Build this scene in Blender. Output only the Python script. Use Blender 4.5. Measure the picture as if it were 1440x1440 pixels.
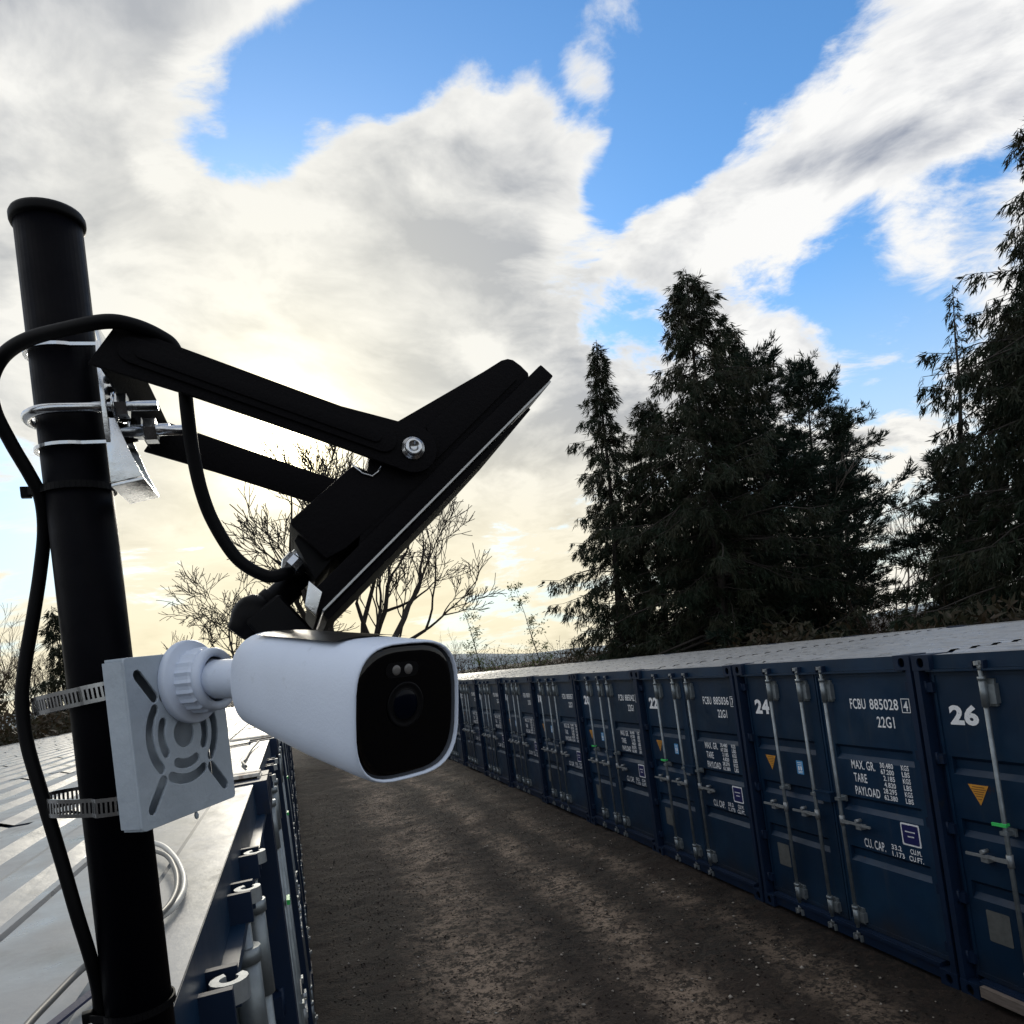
import bpy, bmesh, math, random
import numpy as np
from mathutils import Vector, Matrix
R_ = math.radians
scene = bpy.context.scene
for o in list(bpy.data.objects): bpy.data.objects.remove(o)
COL = scene.collection
random.seed(7); rng = np.random.default_rng(7)

# ------------------------------------------------------------------ camera
CAMPOS = np.array([-4.5913, -4.6463, 2.9294]); YAW, PITCH, ROLL = .2933, .0486, -.1265
FPX, PCX, PCY = 1035.42, 720.0, 880.1            # focal length and optical centre for a 1440 px frame
def cam_axes():
    cy, sy, cp, sp = math.cos(YAW), math.sin(YAW), math.cos(PITCH), math.sin(PITCH)
    f = np.array([sy*cp, cy*cp, sp]); r = np.array([cy, -sy, 0.]); u = np.cross(r, f)
    cr, sr = math.cos(ROLL), math.sin(ROLL)
    return cr*r+sr*u, -sr*r+cr*u, f
AR, AU, AF = cam_axes()
cam = bpy.data.cameras.new('camera'); camo = bpy.data.objects.new('camera', cam); COL.objects.link(camo)
M = Matrix.Identity(4)
for i in range(3):
    M[i][0], M[i][1], M[i][2], M[i][3] = AR[i], AU[i], -AF[i], CAMPOS[i]
camo.matrix_world = M
cam.sensor_width = 36; cam.lens = 36*FPX/1440; cam.shift_y = (PCY-720)/1440; cam.clip_start = .02; cam.clip_end = 6000
scene.camera = camo
def ray(x, y): return AR*((x-PCX)/FPX) - AU*((y-PCY)/FPX) + AF
def W(x, y, d): return CAMPOS + d*ray(x, y)
def AtY(x, y, Y):
    d = ray(x, y); return CAMPOS + (Y-CAMPOS[1])/d[1]*d
def AtZ(x, y, z):
    d = ray(x, y); return CAMPOS + (z-CAMPOS[2])/d[2]*d
def unit(v):
    v = np.array(v, float); return v/np.linalg.norm(v)

# ------------------------------------------------------------------ sky, sun, exposure
SUN = unit(ray(395, 615))
wd = bpy.data.worlds.new('World'); scene.world = wd; wd.use_nodes = True
try: wd.cycles.sampling_method = 'MANUAL'; wd.cycles.sample_map_resolution = 256
except Exception: pass
nt = wd.node_tree; nt.nodes.clear()
def N(tree, t, **k):
    n = tree.nodes.new(t)
    for a, b in k.items(): setattr(n, a, b)
    return n
def math_(tree, op, a, b=None, c=None, clamp=False):
    n = N(tree, 'ShaderNodeMath', operation=op, use_clamp=clamp)
    for i, v in enumerate((a, b, c)):
        if v is None: continue
        if isinstance(v, (int, float)): n.inputs[i].default_value = v
        else: tree.links.new(v, n.inputs[i])
    return n.outputs[0]
def vmath(tree, op, a, b=None):
    n = N(tree, 'ShaderNodeVectorMath', operation=op)
    for i, v in enumerate((a, b)):
        if v is None: continue
        if isinstance(v, (tuple, list, np.ndarray)): n.inputs[i].default_value = tuple(float(q) for q in v)
        else: tree.links.new(v, n.inputs[i])
    return n
def maprange(tree, v, a, b, c, d, smooth=True):
    n = N(tree, 'ShaderNodeMapRange'); n.interpolation_type = 'SMOOTHSTEP' if smooth else 'LINEAR'
    tree.links.new(v, n.inputs['Value'])
    for k, q in zip(('From Min', 'From Max', 'To Min', 'To Max'), (a, b, c, d)): n.inputs[k].default_value = q
    return n.outputs['Result']
def noise(tree, vec, scale, detail=6, rough=.55, lac=2.0, dist=0., dim='3D'):
    n = N(tree, 'ShaderNodeTexNoise', noise_dimensions=dim)
    n.inputs['Scale'].default_value = scale; n.inputs['Detail'].default_value = detail
    n.inputs['Roughness'].default_value = rough; n.inputs['Lacunarity'].default_value = lac; n.inputs['Distortion'].default_value = dist
    tree.links.new(vec, n.inputs['Vector']); return n
def mixc(tree, fac, a, b, mode='MIX'):
    n = N(tree, 'ShaderNodeMix', data_type='RGBA', blend_type=mode); n.clamp_factor = True
    for i, v in ((0, fac), (6, a), (7, b)):
        if isinstance(v, (int, float)): n.inputs[i].default_value = v
        elif isinstance(v, tuple): n.inputs[i].default_value = (*v[:3], 1)
        else: tree.links.new(v, n.inputs[i])
    return n.outputs[2]
tc = N(nt, 'ShaderNodeTexCoord'); D = vmath(nt, 'NORMALIZE', tc.outputs['Generated']).outputs[0]
sky = N(nt, 'ShaderNodeTexSky', sky_type='NISHITA'); sky.sun_disc = False
sky.sun_elevation = math.asin(SUN[2]); sky.sun_rotation = math.atan2(SUN[0], SUN[1])
sky.air_density = 1.0; sky.dust_density = .4; sky.ozone_density = 3.0
sep = N(nt, 'ShaderNodeSeparateXYZ'); nt.links.new(D, sep.inputs[0])
zc = math_(nt, 'ADD', math_(nt, 'MAXIMUM', sep.outputs[2], 0.0), .22)
px_ = math_(nt, 'DIVIDE', sep.outputs[0], zc); py_ = math_(nt, 'DIVIDE', sep.outputs[1], zc)
cmb = N(nt, 'ShaderNodeCombineXYZ'); nt.links.new(px_, cmb.inputs[0]); nt.links.new(py_, cmb.inputs[1]); nt.links.new(sep.outputs[2], cmb.inputs[2])
P = cmb.outputs[0]
warp = noise(nt, P, 1.1, 3, .5)
Pw = vmath(nt, 'ADD', P, vmath(nt, 'SCALE', vmath(nt, 'SUBTRACT', warp.outputs['Color'], (.5, .5, .5)).outputs[0]).outputs[0])
Pw.inputs[1].links[0].from_node.inputs['Scale'].default_value = .55
Pw = Pw.outputs[0]
n1 = noise(nt, Pw, 1.9, 9, .60)
sp0 = (float(SUN[0]/(SUN[2]+.22)), float(SUN[1]/(SUN[2]+.22)), 0.)
toS = vmath(nt, 'SCALE', vmath(nt, 'NORMALIZE', vmath(nt, 'SUBTRACT', sp0, P).outputs[0]).outputs[0]); toS.inputs['Scale'].default_value = .11
n1s = noise(nt, vmath(nt, 'ADD', Pw, toS.outputs[0]).outputs[0], 1.9, 6, .58)
mpw = N(nt, 'ShaderNodeMapping'); mpw.inputs['Rotation'].default_value = (0, 0, R_(28)); mpw.inputs['Scale'].default_value = (1.0, 1.45, 1.0); nt.links.new(Pw, mpw.inputs[0])
n2 = noise(nt, vmath(nt, 'ADD', mpw.outputs[0], (7.3, 2.1, .7)).outputs[0], 4.2, 8, .66)
cov = math_(nt, 'ADD', math_(nt, 'MULTIPLY', math_(nt, 'SUBTRACT', n1.outputs['Fac'], .5), 3.0),
            math_(nt, 'MULTIPLY', math_(nt, 'SUBTRACT', n2.outputs['Fac'], .5), 1.35))
# the gaps and banks of this particular sky, each with its own bearing: (frame x, frame y, half width in px, amount)
BANKS = [(720, 10, 150, -.55), (600, 30, 100, -.50), (530, 65, 75, -.42), (450, 95, 85, -.58), (365, 140, 90, -.66), (285, 195, 95, -.74), (255, 250, 55, -.40), (790, 90, 80, -.30), (900, 130, 100, -.42), (950, 195, 60, -.34), (1070, 30, 130, -.50),
         (820, 298, 58, -.50), (1120, 372, 80, -.42), (1210, 360, 70, -.40), (1300, 335, 85, -.46), (1420, 285, 80, -.46), (880, 470, 65, -.46), (1255, 490, 75, -.36), (-10, 650, 75, -.42), (740, 800, 90, -.25),
         (855, 62, 52, .80), (90, 60, 220, .36), (330, 15, 110, .30), (120, 330, 230, .34), (590, 210, 120, .40), (730, 215, 110, .42), (800, 190, 65, .40), (925, 225, 50, -.42), (870, 262, 45, -.42), (500, 420, 320, .34), (1370, 120, 170, .40), (1200, 200, 130, .38), (1040, 280, 110, .36), (900, 350, 90, .35), (1180, 440, 100, .20),
         (420, 620, 320, .34), (700, 620, 200, .24), (1400, 420, 120, .28), (1040, 430, 90, .25)]
acc = math_(nt, 'ADD', cov, .15)
for bx, by, br, am in BANKS:
    d0 = unit(ray(bx, by)); ca = math.cos(math.atan(br*1.35/FPX))
    dp = vmath(nt, 'DOT_PRODUCT', D, d0).outputs['Value']
    acc = math_(nt, 'ADD', acc, maprange(nt, dp, ca, 1.0, 0.0, am))
mask = maprange(nt, acc, -.20, .20, 0, 1)
relief = math_(nt, 'MULTIPLY', math_(nt, 'SUBTRACT', n1s.outputs['Fac'], n1.outputs['Fac']), 4.2)
thick = maprange(nt, cov, -.15, .75, 0, 1)
sd = vmath(nt, 'DOT_PRODUCT', D, SUN).outputs['Value']; sdc = math_(nt, 'MAXIMUM', sd, 0.0)
g_wide = math_(nt, 'POWER', sdc, 9.0); g_mid = math_(nt, 'POWER', sdc, 130.0); g_core = math_(nt, 'POWER', sdc, 900.0)
puff = noise(nt, vmath(nt, 'ADD', Pw, (3.1, 9.2, 4.)).outputs[0], 2.7, 8, .56)
shade = math_(nt, 'ADD', math_(nt, 'MULTIPLY', thick, .36), math_(nt, 'MULTIPLY', maprange(nt, puff.outputs['Fac'], .38, .62, 0, .80), maprange(nt, acc, .10, .70, 0, 1)), clamp=True)
shade = math_(nt, 'ADD', shade, math_(nt, 'MULTIPLY', relief, maprange(nt, acc, -.05, .25, 0, 1)), clamp=True)
ccol = mixc(nt, shade, (9.3, 9.3, 9.25), (3.2, 3.55, 4.35))
fwd = maprange(nt, sd, -.2, .93, .84, 1.0)
ccol = mixc(nt, 1.0, ccol, fwd, 'MULTIPLY')
ccol = mixc(nt, math_(nt, 'MULTIPLY', g_wide, .60), ccol, (7.7, 7.45, 6.3))
low = maprange(nt, sep.outputs[2], .02, .36, 1, 0)
ccol = mixc(nt, math_(nt, 'MULTIPLY', low, math_(nt, 'POWER', sdc, 3.2)), ccol, (9.7, 8.6, 5.7))
skyb = N(nt, 'ShaderNodeHueSaturation'); skyb.inputs['Saturation'].default_value = 1.12; skyb.inputs['Value'].default_value = 1.75
nt.links.new(sky.outputs[0], skyb.inputs['Color'])
skyc = mixc(nt, 1.0, skyb.outputs[0], (.78, 1.0, 1.10), 'MULTIPLY')
hz = maprange(nt, sep.outputs[2], .0, .46, 1, 0)
skyc = mixc(nt, math_(nt, 'MULTIPLY', hz, .92), skyc, (7.3, 7.7, 7.2))
col = mixc(nt, mask, skyc, ccol)
glow = math_(nt, 'ADD', math_(nt, 'ADD', math_(nt, 'MULTIPLY', g_mid, 4.0), math_(nt, 'MULTIPLY', math_(nt, 'POWER', sdc, 34.0), 1.2)), math_(nt, 'MULTIPLY', g_core, 90.0))
gl = mixc(nt, 1.0, (1.0, .87, .52), glow, 'MULTIPLY')
col = mixc(nt, 1.0, col, gl, 'ADD')
bg = N(nt, 'ShaderNodeBackground'); bg.inputs['Strength'].default_value = .1
nt.links.new(col, bg.inputs['Color']); wo = N(nt, 'ShaderNodeOutputWorld'); nt.links.new(bg.outputs[0], wo.inputs[0])
sl = bpy.data.lights.new('sun', 'SUN'); sl.energy = 1.5; sl.angle = R_(10); sl.color = (1, .93, .8)
so = bpy.data.objects.new('sun', sl); COL.objects.link(so); so.rotation_euler = Vector(-SUN).to_track_quat('-Z', 'Y').to_euler(); so.location = (0, 30, 30)
scene.view_settings.view_transform = 'Standard'; scene.view_settings.look = 'None'; scene.view_settings.exposure = 0.1; scene.view_settings.gamma = 1
scene.render.engine = 'CYCLES'; scene.cycles.max_bounces = 6; scene.cycles.diffuse_bounces = 3; scene.cycles.glossy_bounces = 3; scene.render.resolution_x = scene.render.resolution_y = 1024

# ------------------------------------------------------------------ materials
def mat(name, base, rough=.5, metal=0., var=0., vscale=8., bump=0., bscale=60., spec=.5, base2=None, trans=0., mscale=3., mlo=.45, mhi=.65, rvar=0., stretch=None):
    m = bpy.data.materials.new(name); m.use_nodes = True; t = m.node_tree
    b = t.nodes['Principled BSDF']; b.inputs['Roughness'].default_value = rough; b.inputs['Metallic'].default_value = metal
    b.inputs['Specular IOR Level'].default_value = spec; b.inputs['Base Color'].default_value = (*base, 1)
    tcn = N(t, 'ShaderNodeTexCoord'); vec = tcn.outputs['Object']
    if stretch:
        mp = N(t, 'ShaderNodeMapping'); mp.inputs['Scale'].default_value = stretch; t.links.new(vec, mp.inputs[0]); vec = mp.outputs[0]
    c = None
    if base2 is not None:
        nn = noise(t, vec, mscale, 9, .65); c = mixc(t, maprange(t, nn.outputs['Fac'], mlo, mhi, 0, 1), base, base2)
    if var:
        nn = noise(t, vec, vscale, 6, .6); v = maprange(t, nn.outputs['Fac'], .25, .75, 1-var, 1+var, False)
        c = mixc(t, 1.0, c if c is not None else base, v, 'MULTIPLY')
    if c is not None: t.links.new(c, b.inputs['Base Color'])
    if rvar:
        nn = noise(t, vec, vscale*1.7, 6, .6); t.links.new(maprange(t, nn.outputs['Fac'], .3, .7, max(rough-rvar, .03), rough+rvar, False), b.inputs['Roughness'])
    if bump:
        nn = noise(t, vec, bscale, 6, .6); bn = N(t, 'ShaderNodeBump'); bn.inputs['Strength'].default_value = min(bump, 1.0); bn.inputs['Distance'].default_value = .004*max(1, bump)
        t.links.new(nn.outputs['Fac'], bn.inputs['Height']); t.links.new(bn.outputs[0], b.inputs['Normal'])
    if trans: b.inputs['Transmission Weight'].default_value = trans
    return m
MT = {}
def worn_mat(name, base, rough, var=0., vscale=8., base2=None, mscale=3., mlo=.45, mhi=.65):
    m = mat(name, base, rough, var=var, vscale=vscale, base2=base2, mscale=mscale, mlo=mlo, mhi=mhi); t = m.node_tree; b = t.nodes['Principled BSDF']
    src = b.inputs['Base Color'].links[0].from_socket; tcn = N(t, 'ShaderNodeTexCoord'); nn = noise(t, tcn.outputs['Object'], 48, 6, .7)
    t.links.new(mixc(t, maprange(t, nn.outputs['Fac'], .60, .66, 0, .85), src, (.02, .04, .085)), b.inputs['Base Color']); return m
def paint_mat(name, base, rough, base2):
    m = mat(name, base, rough, var=.28, vscale=2.2, spec=.34, base2=base2, mscale=1.4, bump=.16, bscale=5, rvar=.12); t = m.node_tree; b = t.nodes['Principled BSDF']
    src = b.inputs['Base Color'].links[0].from_socket; oi = N(t, 'ShaderNodeObjectInfo'); tcn = N(t, 'ShaderNodeTexCoord'); O = tcn.outputs['Object']
    off = vmath(t, 'ADD', O, vmath(t, 'SCALE', oi.outputs['Location']).outputs[0]); off = off.outputs[0]
    mp = N(t, 'ShaderNodeMapping'); mp.inputs['Scale'].default_value = (7, 7, .55); t.links.new(off, mp.inputs[0])
    stk = noise(t, mp.outputs[0], 2.0, 6, .65); c = mixc(t, maprange(t, stk.outputs['Fac'], .56, .74, 0, .45), src, (.030, .040, .055))      # run-off streaks
    sc = noise(t, off, 5.5, 9, .72); c = mixc(t, maprange(t, sc.outputs['Fac'], .665, .70, 0, .8), c, (.045, .022, .014))                    # rust chips
    sz = N(t, 'ShaderNodeSeparateXYZ'); t.links.new(O, sz.inputs[0]); mud = noise(t, off, 3.0, 6, .6)
    c = mixc(t, math_(t, 'MULTIPLY', maprange(t, math_(t, 'SUBTRACT', sz.outputs[2], math_(t, 'MULTIPLY', mud.outputs['Fac'], .7)), -.35, .05, .75, 0), .8), c, (.026, .022, .019))   # splashed mud
    rv = maprange(t, oi.outputs['Random'], 0, 1, .86, 1.16, False); c = mixc(t, 1.0, c, rv, 'MULTIPLY')
    t.links.new(c, b.inputs['Base Color']); return m
MT['paint'] = paint_mat('navy_container_paint', (.0032, .0210, .052), .45, (.0058, .0265, .058))
MT['paint_dark'] = mat('navy_frame_paint', (.0034, .014, .040), .55, spec=.3, var=.3, vscale=3, bump=.15, bscale=14, base2=(.012, .016, .024), mscale=6, mlo=.58, mhi=.72)
MT['roof'] = mat('pale_roof_paint', (.24, .245, .25), .38, spec=.5, var=.18, vscale=2.5, base2=(.15, .15, .145), mscale=5.5, mlo=.5, mhi=.72, bump=.4, bscale=14, rvar=.2)
MT['galv'] = mat('galvanised_rod_steel', (.24, .27, .285), .46, .6, var=.3, vscale=14, bump=.1, bscale=50, rvar=.1)
MT['galv_bright'] = mat('bright_forged_steel', (.30, .32, .33), .55, .6, var=.25, vscale=30, bump=.12, bscale=80)
MT['white_print'] = worn_mat('white_vinyl_print', (.90, .91, .92), .5, var=.06, vscale=18, base2=(.76, .77, .79), mscale=22, mlo=.55, mhi=.7)
MT['orange'] = mat('orange_sticker', (.62, .28, .035), .5, var=.15, vscale=20)
MT['orange_dark'] = mat('orange_sticker_print', (.20, .09, .02), .6)
MT['ltblue'] = mat('light_blue_sticker', (.08, .30, .58), .5, var=.12, vscale=20)
MT['dkblue'] = mat('deep_blue_sticker', (.012, .014, .10), .45)
MT['greyplate'] = mat('worn_grey_panel', (.10, .105, .10), .7, var=.3, vscale=14)
MT['green'] = mat('green_plastic_seal', (.06, .62, .14), .4)
MT['wood'] = mat('weathered_sill_timber', (.16, .13, .11), .8, var=.35, vscale=9, bump=.4, bscale=30, stretch=(1, 8, 8))
MT['rust'] = mat('rusty_white_plate', (.55, .53, .48), .6, base2=(.16, .08, .04), mscale=14, mlo=.5, mhi=.6, bump=.2)
MT['pole'] = mat('black_coated_pole', (.0009, .0010, .0026), .5, spec=.06, var=.2, vscale=30, bump=.06, bscale=140, rvar=.08)
MT['blackmetal'] = mat('black_powder_coat', (.0020, .0016, .0026), .6, spec=.09, var=.2, vscale=40, bump=.22, bscale=420)
MT['blackplastic'] = mat('black_plastic', (.0018, .0018, .0026), .5, spec=.12, var=.15, vscale=40)
MT['rubber'] = mat('black_cable_rubber', (.0018, .0018, .0026), .55, spec=.12, var=.2, vscale=25, bump=.05, bscale=90)
MT['steel'] = mat('shiny_zinc_steel', (.62, .64, .66), .24, 1.0, var=.15, vscale=30, bump=.1, bscale=70, rvar=.1)
MT['stainless'] = mat('stainless_band', (.42, .43, .44), .26, 1.0, var=.15, vscale=60)
MT['white'] = mat('white_camera_plastic', (.68, .76, .90), .40, spec=.4, var=.05, vscale=14, bump=.08, bscale=600, base2=(.60, .67, .79), mscale=90, mlo=.60, mhi=.72, rvar=.1)
MT['plate'] = mat('painted_grey_white_plate', (.42, .48, .545), .45, spec=.35, var=.06, vscale=30, bump=.25, bscale=90, base2=(.37, .425, .485), mscale=20)
MT['gloss'] = mat('black_gloss_glass', (.0012, .0012, .0016), .07, spec=.34)
MT['lens'] = mat('dark_lens_glass', (.001, .002, .006), .12, spec=.10)
MT['solar'] = mat('dark_solar_panel', (.012, .010, .008), .33, spec=.3, var=.15, vscale=40)
MT['led'] = mat('led_lens', (.13, .125, .12), .35)
MT['glass'] = mat('floodlight_glass', (.62, .63, .62), .2)
MT['greycable'] = mat('grey_cable', (.10, .10, .095), .5, var=.2, vscale=20)
MT['palecable'] = mat('pale_cable', (.50, .49, .45), .5, var=.15, vscale=20)
MT['strap'] = mat('navy_strap', (.010, .014, .05), .7, bump=.2, bscale=200)
MT['bark'] = mat('dark_bark', (.030, .024, .020), .9, var=.4, vscale=9, bump=.6, bscale=25)
MT['twig'] = mat('brown_twigs', (.075, .048, .034), .9, var=.35, vscale=5)
MT['birch'] = mat('pale_grey_bark', (.12, .10, .085), .85, var=.4, vscale=6)
def leafmat(name, c1, c2, tr=.25):
    m = bpy.data.materials.new(name); m.use_nodes = True; t = m.node_tree; b = t.nodes['Principled BSDF']
    tcn = N(t, 'ShaderNodeTexCoord'); nn = noise(t, tcn.outputs['Object'], 1.1, 5, .65)
    c = mixc(t, maprange(t, nn.outputs['Fac'], .36, .64, 0, 1), c1, c2); t.links.new(c, b.inputs['Base Color']); b.inputs['Roughness'].default_value = .65
    b.inputs['Specular IOR Level'].default_value = .3
    if tr:
        tl = N(t, 'ShaderNodeBsdfTranslucent'); t.links.new(c, tl.inputs[0]); mx = N(t, 'ShaderNodeMixShader'); mx.inputs[0].default_value = tr
        t.links.new(b.outputs[0], mx.inputs[1]); t.links.new(tl.outputs[0], mx.inputs[2]); t.links.new(mx.outputs[0], t.nodes['Material Output'].inputs[0])
    return m
MT['needles'] = leafmat('dark_spruce_needles', (.012, .025, .012), (.026, .027, .013))
MT['needles2'] = leafmat('dark_pine_needles', (.010, .024, .017), (.019, .032, .018))
MT['leaves'] = leafmat('small_green_leaves', (.05, .10, .02), (.08, .10, .02), .4)
MT['scrub'] = leafmat('brown_scrub_leaves', (.045, .030, .017), (.026, .027, .013))
MT['hill'] = mat('distant_hillside', (.22, .26, .28), 1., var=.3, vscale=.02)  # pale blue-grey: distance haze is put into the hill's base colour

# ------------------------------------------------------------------ mesh helpers
class MB:
    def __init__(s): s.v = []; s.f = []; s.sm = []
    def add(s, vs, fs, smooth=False):
        o = len(s.v); s.v += [tuple(map(float, q)) for q in vs]; s.f += [tuple(i+o for i in q) for q in fs]; s.sm += [smooth]*len(fs); return s
    def box(s, c, d, ax=None):
        hx, hy, hz = d[0]/2, d[1]/2, d[2]/2; A = np.eye(3) if ax is None else np.array(ax, float)
        vs = [np.array(c)+A[0]*(hx*i)+A[1]*(hy*j)+A[2]*(hz*k) for k in (-1, 1) for j in (-1, 1) for i in (-1, 1)]
        flip = np.dot(np.cross(A[0], A[1]), A[2]) < 0
        fs = [(0, 2, 3, 1), (4, 5, 7, 6), (0, 1, 5, 4), (2, 6, 7, 3), (0, 4, 6, 2), (1, 3, 7, 5)]
        return s.add(vs, [f[::-1] for f in fs] if flip else fs)
    def b(s, x0, x1, y0, y1, z0, z1): return s.box(((x0+x1)/2, (y0+y1)/2, (z0+z1)/2), (x1-x0, y1-y0, z1-z0))
    def prism(s, poly, o, ex, ey, depth_vec, smooth=False):
        o, ex, ey, dv = map(lambda q: np.array(q, float), (o, ex, ey, depth_vec)); n = len(poly)
        ar = sum(poly[i][0]*poly[(i+1) % n][1]-poly[(i+1) % n][0]*poly[i][1] for i in range(n))
        if ar*np.dot(np.cross(ex, ey), dv) > 0: poly = poly[::-1]
        a = [o+ex*p[0]+ey*p[1] for p in poly]; vs = a+[q+dv for q in a]
        s.add(vs, [tuple(range(n)), tuple(range(2*n-1, n-1, -1))]); 
        o2 = len(s.v)-2*n
        for i in range(n):
            j = (i+1) % n; s.f.append((o2+i, o2+n+i, o2+n+j, o2+j)); s.sm.append(smooth)
        return s
    def tube(s, path, r, n=10, caps=True, smooth=True):
        path = [np.array(q, float) for q in path]; rs = r if hasattr(r, '__len__') else [r]*len(path)
        t0 = unit(path[1]-path[0]); up = np.array([0, 0, 1.]) if abs(t0[2]) < .9 else np.array([1., 0, 0]); a = unit(np.cross(t0, up)); o = len(s.v)
        for i, q in enumerate(path):
            t = unit(path[min(i+1, len(path)-1)]-path[max(i-1, 0)]); a = unit(a-t*np.dot(a, t)); b = np.cross(t, a)
            for k in range(n):
                w = 2*math.pi*k/n; s.v.append(tuple(q+rs[i]*(a*math.cos(w)+b*math.sin(w))))
        for i in range(len(path)-1):
            for k in range(n):
                k2 = (k+1) % n; s.f.append((o+i*n+k, o+i*n+k2, o+(i+1)*n+k2, o+(i+1)*n+k)); s.sm.append(smooth)
        if caps:
            s.f.append(tuple(o+k for k in range(n))[::-1]); s.sm.append(False); e = o+(len(path)-1)*n; s.f.append(tuple(e+k for k in range(n))); s.sm.append(False)
        return s
    def lathe(s, prof, o, axis, n=24, smooth=True):
        axis = unit(axis); up = np.array([0, 0, 1.]) if abs(axis[2]) < .9 else np.array([1., 0, 0]); a = unit(np.cross(up, axis)); b = np.cross(axis, a); o = np.array(o, float); k0 = len(s.v)
        for r, h in prof:
            for k in range(n):
                w = 2*math.pi*k/n; s.v.append(tuple(o+axis*h+(a*math.cos(w)+b*math.sin(w))*max(r, 1e-5)))
        for i in range(len(prof)-1):
            for k in range(n):
                k2 = (k+1) % n; s.f.append((k0+i*n+k, k0+i*n+k2, k0+(i+1)*n+k2, k0+(i+1)*n+k)); s.sm.append(smooth)
        return s
    def build(s, name, m, parent=None, off=None, bevel=0., seg=2):
        me = bpy.data.meshes.new(name); v = np.array(s.v, float)
        if off is not None: v = v-np.array(off, float)
        me.from_pydata(v.tolist(), [], s.f); me.update()
        for p, q in zip(me.polygons, s.sm): p.use_smooth = q
        if bevel:
            bm = bmesh.new(); bm.from_mesh(me); bmesh.ops.remove_doubles(bm, verts=bm.verts, dist=1e-6)
            es = [e for e in bm.edges if len(e.link_faces) == 2 and e.calc_face_angle(0) > .5]
            bmesh.ops.bevel(bm, geom=es, offset=bevel, segments=seg, profile=.7, affect='EDGES', clamp_overlap=True)
            for f in bm.faces: f.smooth = True
            bm.to_mesh(me); bm.free()
            me.set_sharp_from_angle(angle=R_(40))
        me.materials.append(MT[m] if isinstance(m, str) else m)
        o = bpy.data.objects.new(name, me); COL.objects.link(o); o.parent = parent; return o
def tag(o, label=None, cat=None, group=None, kind=None):
    if label: o['label'] = label
    if cat: o['category'] = cat
    if group: o['group'] = group
    if kind: o['kind'] = kind
    return o
def empty(name, loc, label, cat, group=None, rot=(0, 0, 0)):
    o = bpy.data.objects.new(name, None); COL.objects.link(o); o.location = tuple(map(float, loc)); o.rotation_euler = rot; o.empty_display_size = .1
    return tag(o, label, cat, group)
def fastmesh(name, v, f, m, parent=None, loc=(0, 0, 0)):
    me = bpy.data.meshes.new(name); v = np.asarray(v, np.float32); f = np.asarray(f, np.int32); nf, k = f.shape
    me.vertices.add(len(v)); me.vertices.foreach_set('co', v.ravel()); me.loops.add(nf*k); me.loops.foreach_set('vertex_index', f.ravel())
    me.polygons.add(nf); me.polygons.foreach_set('loop_start', np.arange(0, nf*k, k, dtype=np.int32))
    try: me.polygons.foreach_set('loop_total', np.full(nf, k, np.int32))
    except Exception: pass
    me.update(calc_edges=True); me.materials.append(MT[m] if isinstance(m, str) else m)
    o = bpy.data.objects.new(name, me); COL.objects.link(o); o.parent = parent; o.location = loc; return o
def rrect(w, h, r, n=5):
    pts = []
    for cx, cy, a0 in ((w/2-r, h/2-r, 0), (-w/2+r, h/2-r, 90), (-w/2+r, -h/2+r, 180), (w/2-r, -h/2+r, 270)):
        for i in range(n+1):
            a = R_(a0+90*i/n); pts.append((cx+r*math.cos(a), cy+r*math.sin(a)))
    return pts

# ------------------------------------------------------------------ ground
_rn = np.random.default_rng(3).uniform(-1, 1, (256, 256))
def vn(x, y, k):
    u, v = np.asarray(x)*k+37.1, np.asarray(y)*k+11.7; i, j = np.floor(u).astype(int), np.floor(v).astype(int); a, b = u-i, v-j; a = a*a*(3-2*a); b = b*b*(3-2*b)
    r = lambda p, q: _rn[p % 256, q % 256]
    return (r(i, j)*(1-a)+r(i+1, j)*a)*(1-b)+(r(i, j+1)*(1-a)+r(i+1, j+1)*a)*b
def gh(x, y):
    rut = -.030*np.exp(-((x+3.1+.25*np.sin(y*.35))/.28)**2)-.026*np.exp(-((x+1.75+.25*np.sin(y*.35))/.26)**2)
    return rut+.028*vn(x, y, .7)+.016*vn(x, y, 2.1)+.012*vn(x, y, 4.7)+.009*vn(x, y, 9.3)
def coords(lo, hi, step, out):
    c = list(np.arange(lo, hi+1e-6, step)); d = step; a = lo; b = hi
    while b < out:
        d *= 1.5; a -= d; b += d; c = [a]+c+[b]
    return np.array(c)
gx = coords(-5.0, .5, .05, 2500); gy = np.concatenate([-np.geomspace(4, 2500, 24)[::-1], np.arange(-3.9, 8, .055), np.arange(8, 30, .11), np.geomspace(30.2, 2500, 26)])
GX, GY = np.meshgrid(gx, gy); GZ = gh(GX, GY)*np.clip(np.minimum((GX+5.6), (1.2-GX)), 0, 1)*np.clip((40-GY)/10, 0, 1)*np.clip((GY+9)/2, 0, 1)-.01
gi = np.arange(GX.size).reshape(GX.shape); gf = np.stack([gi[:-1, :-1], gi[:-1, 1:], gi[1:, 1:], gi[1:, :-1]], -1).reshape(-1, 4)
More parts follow.
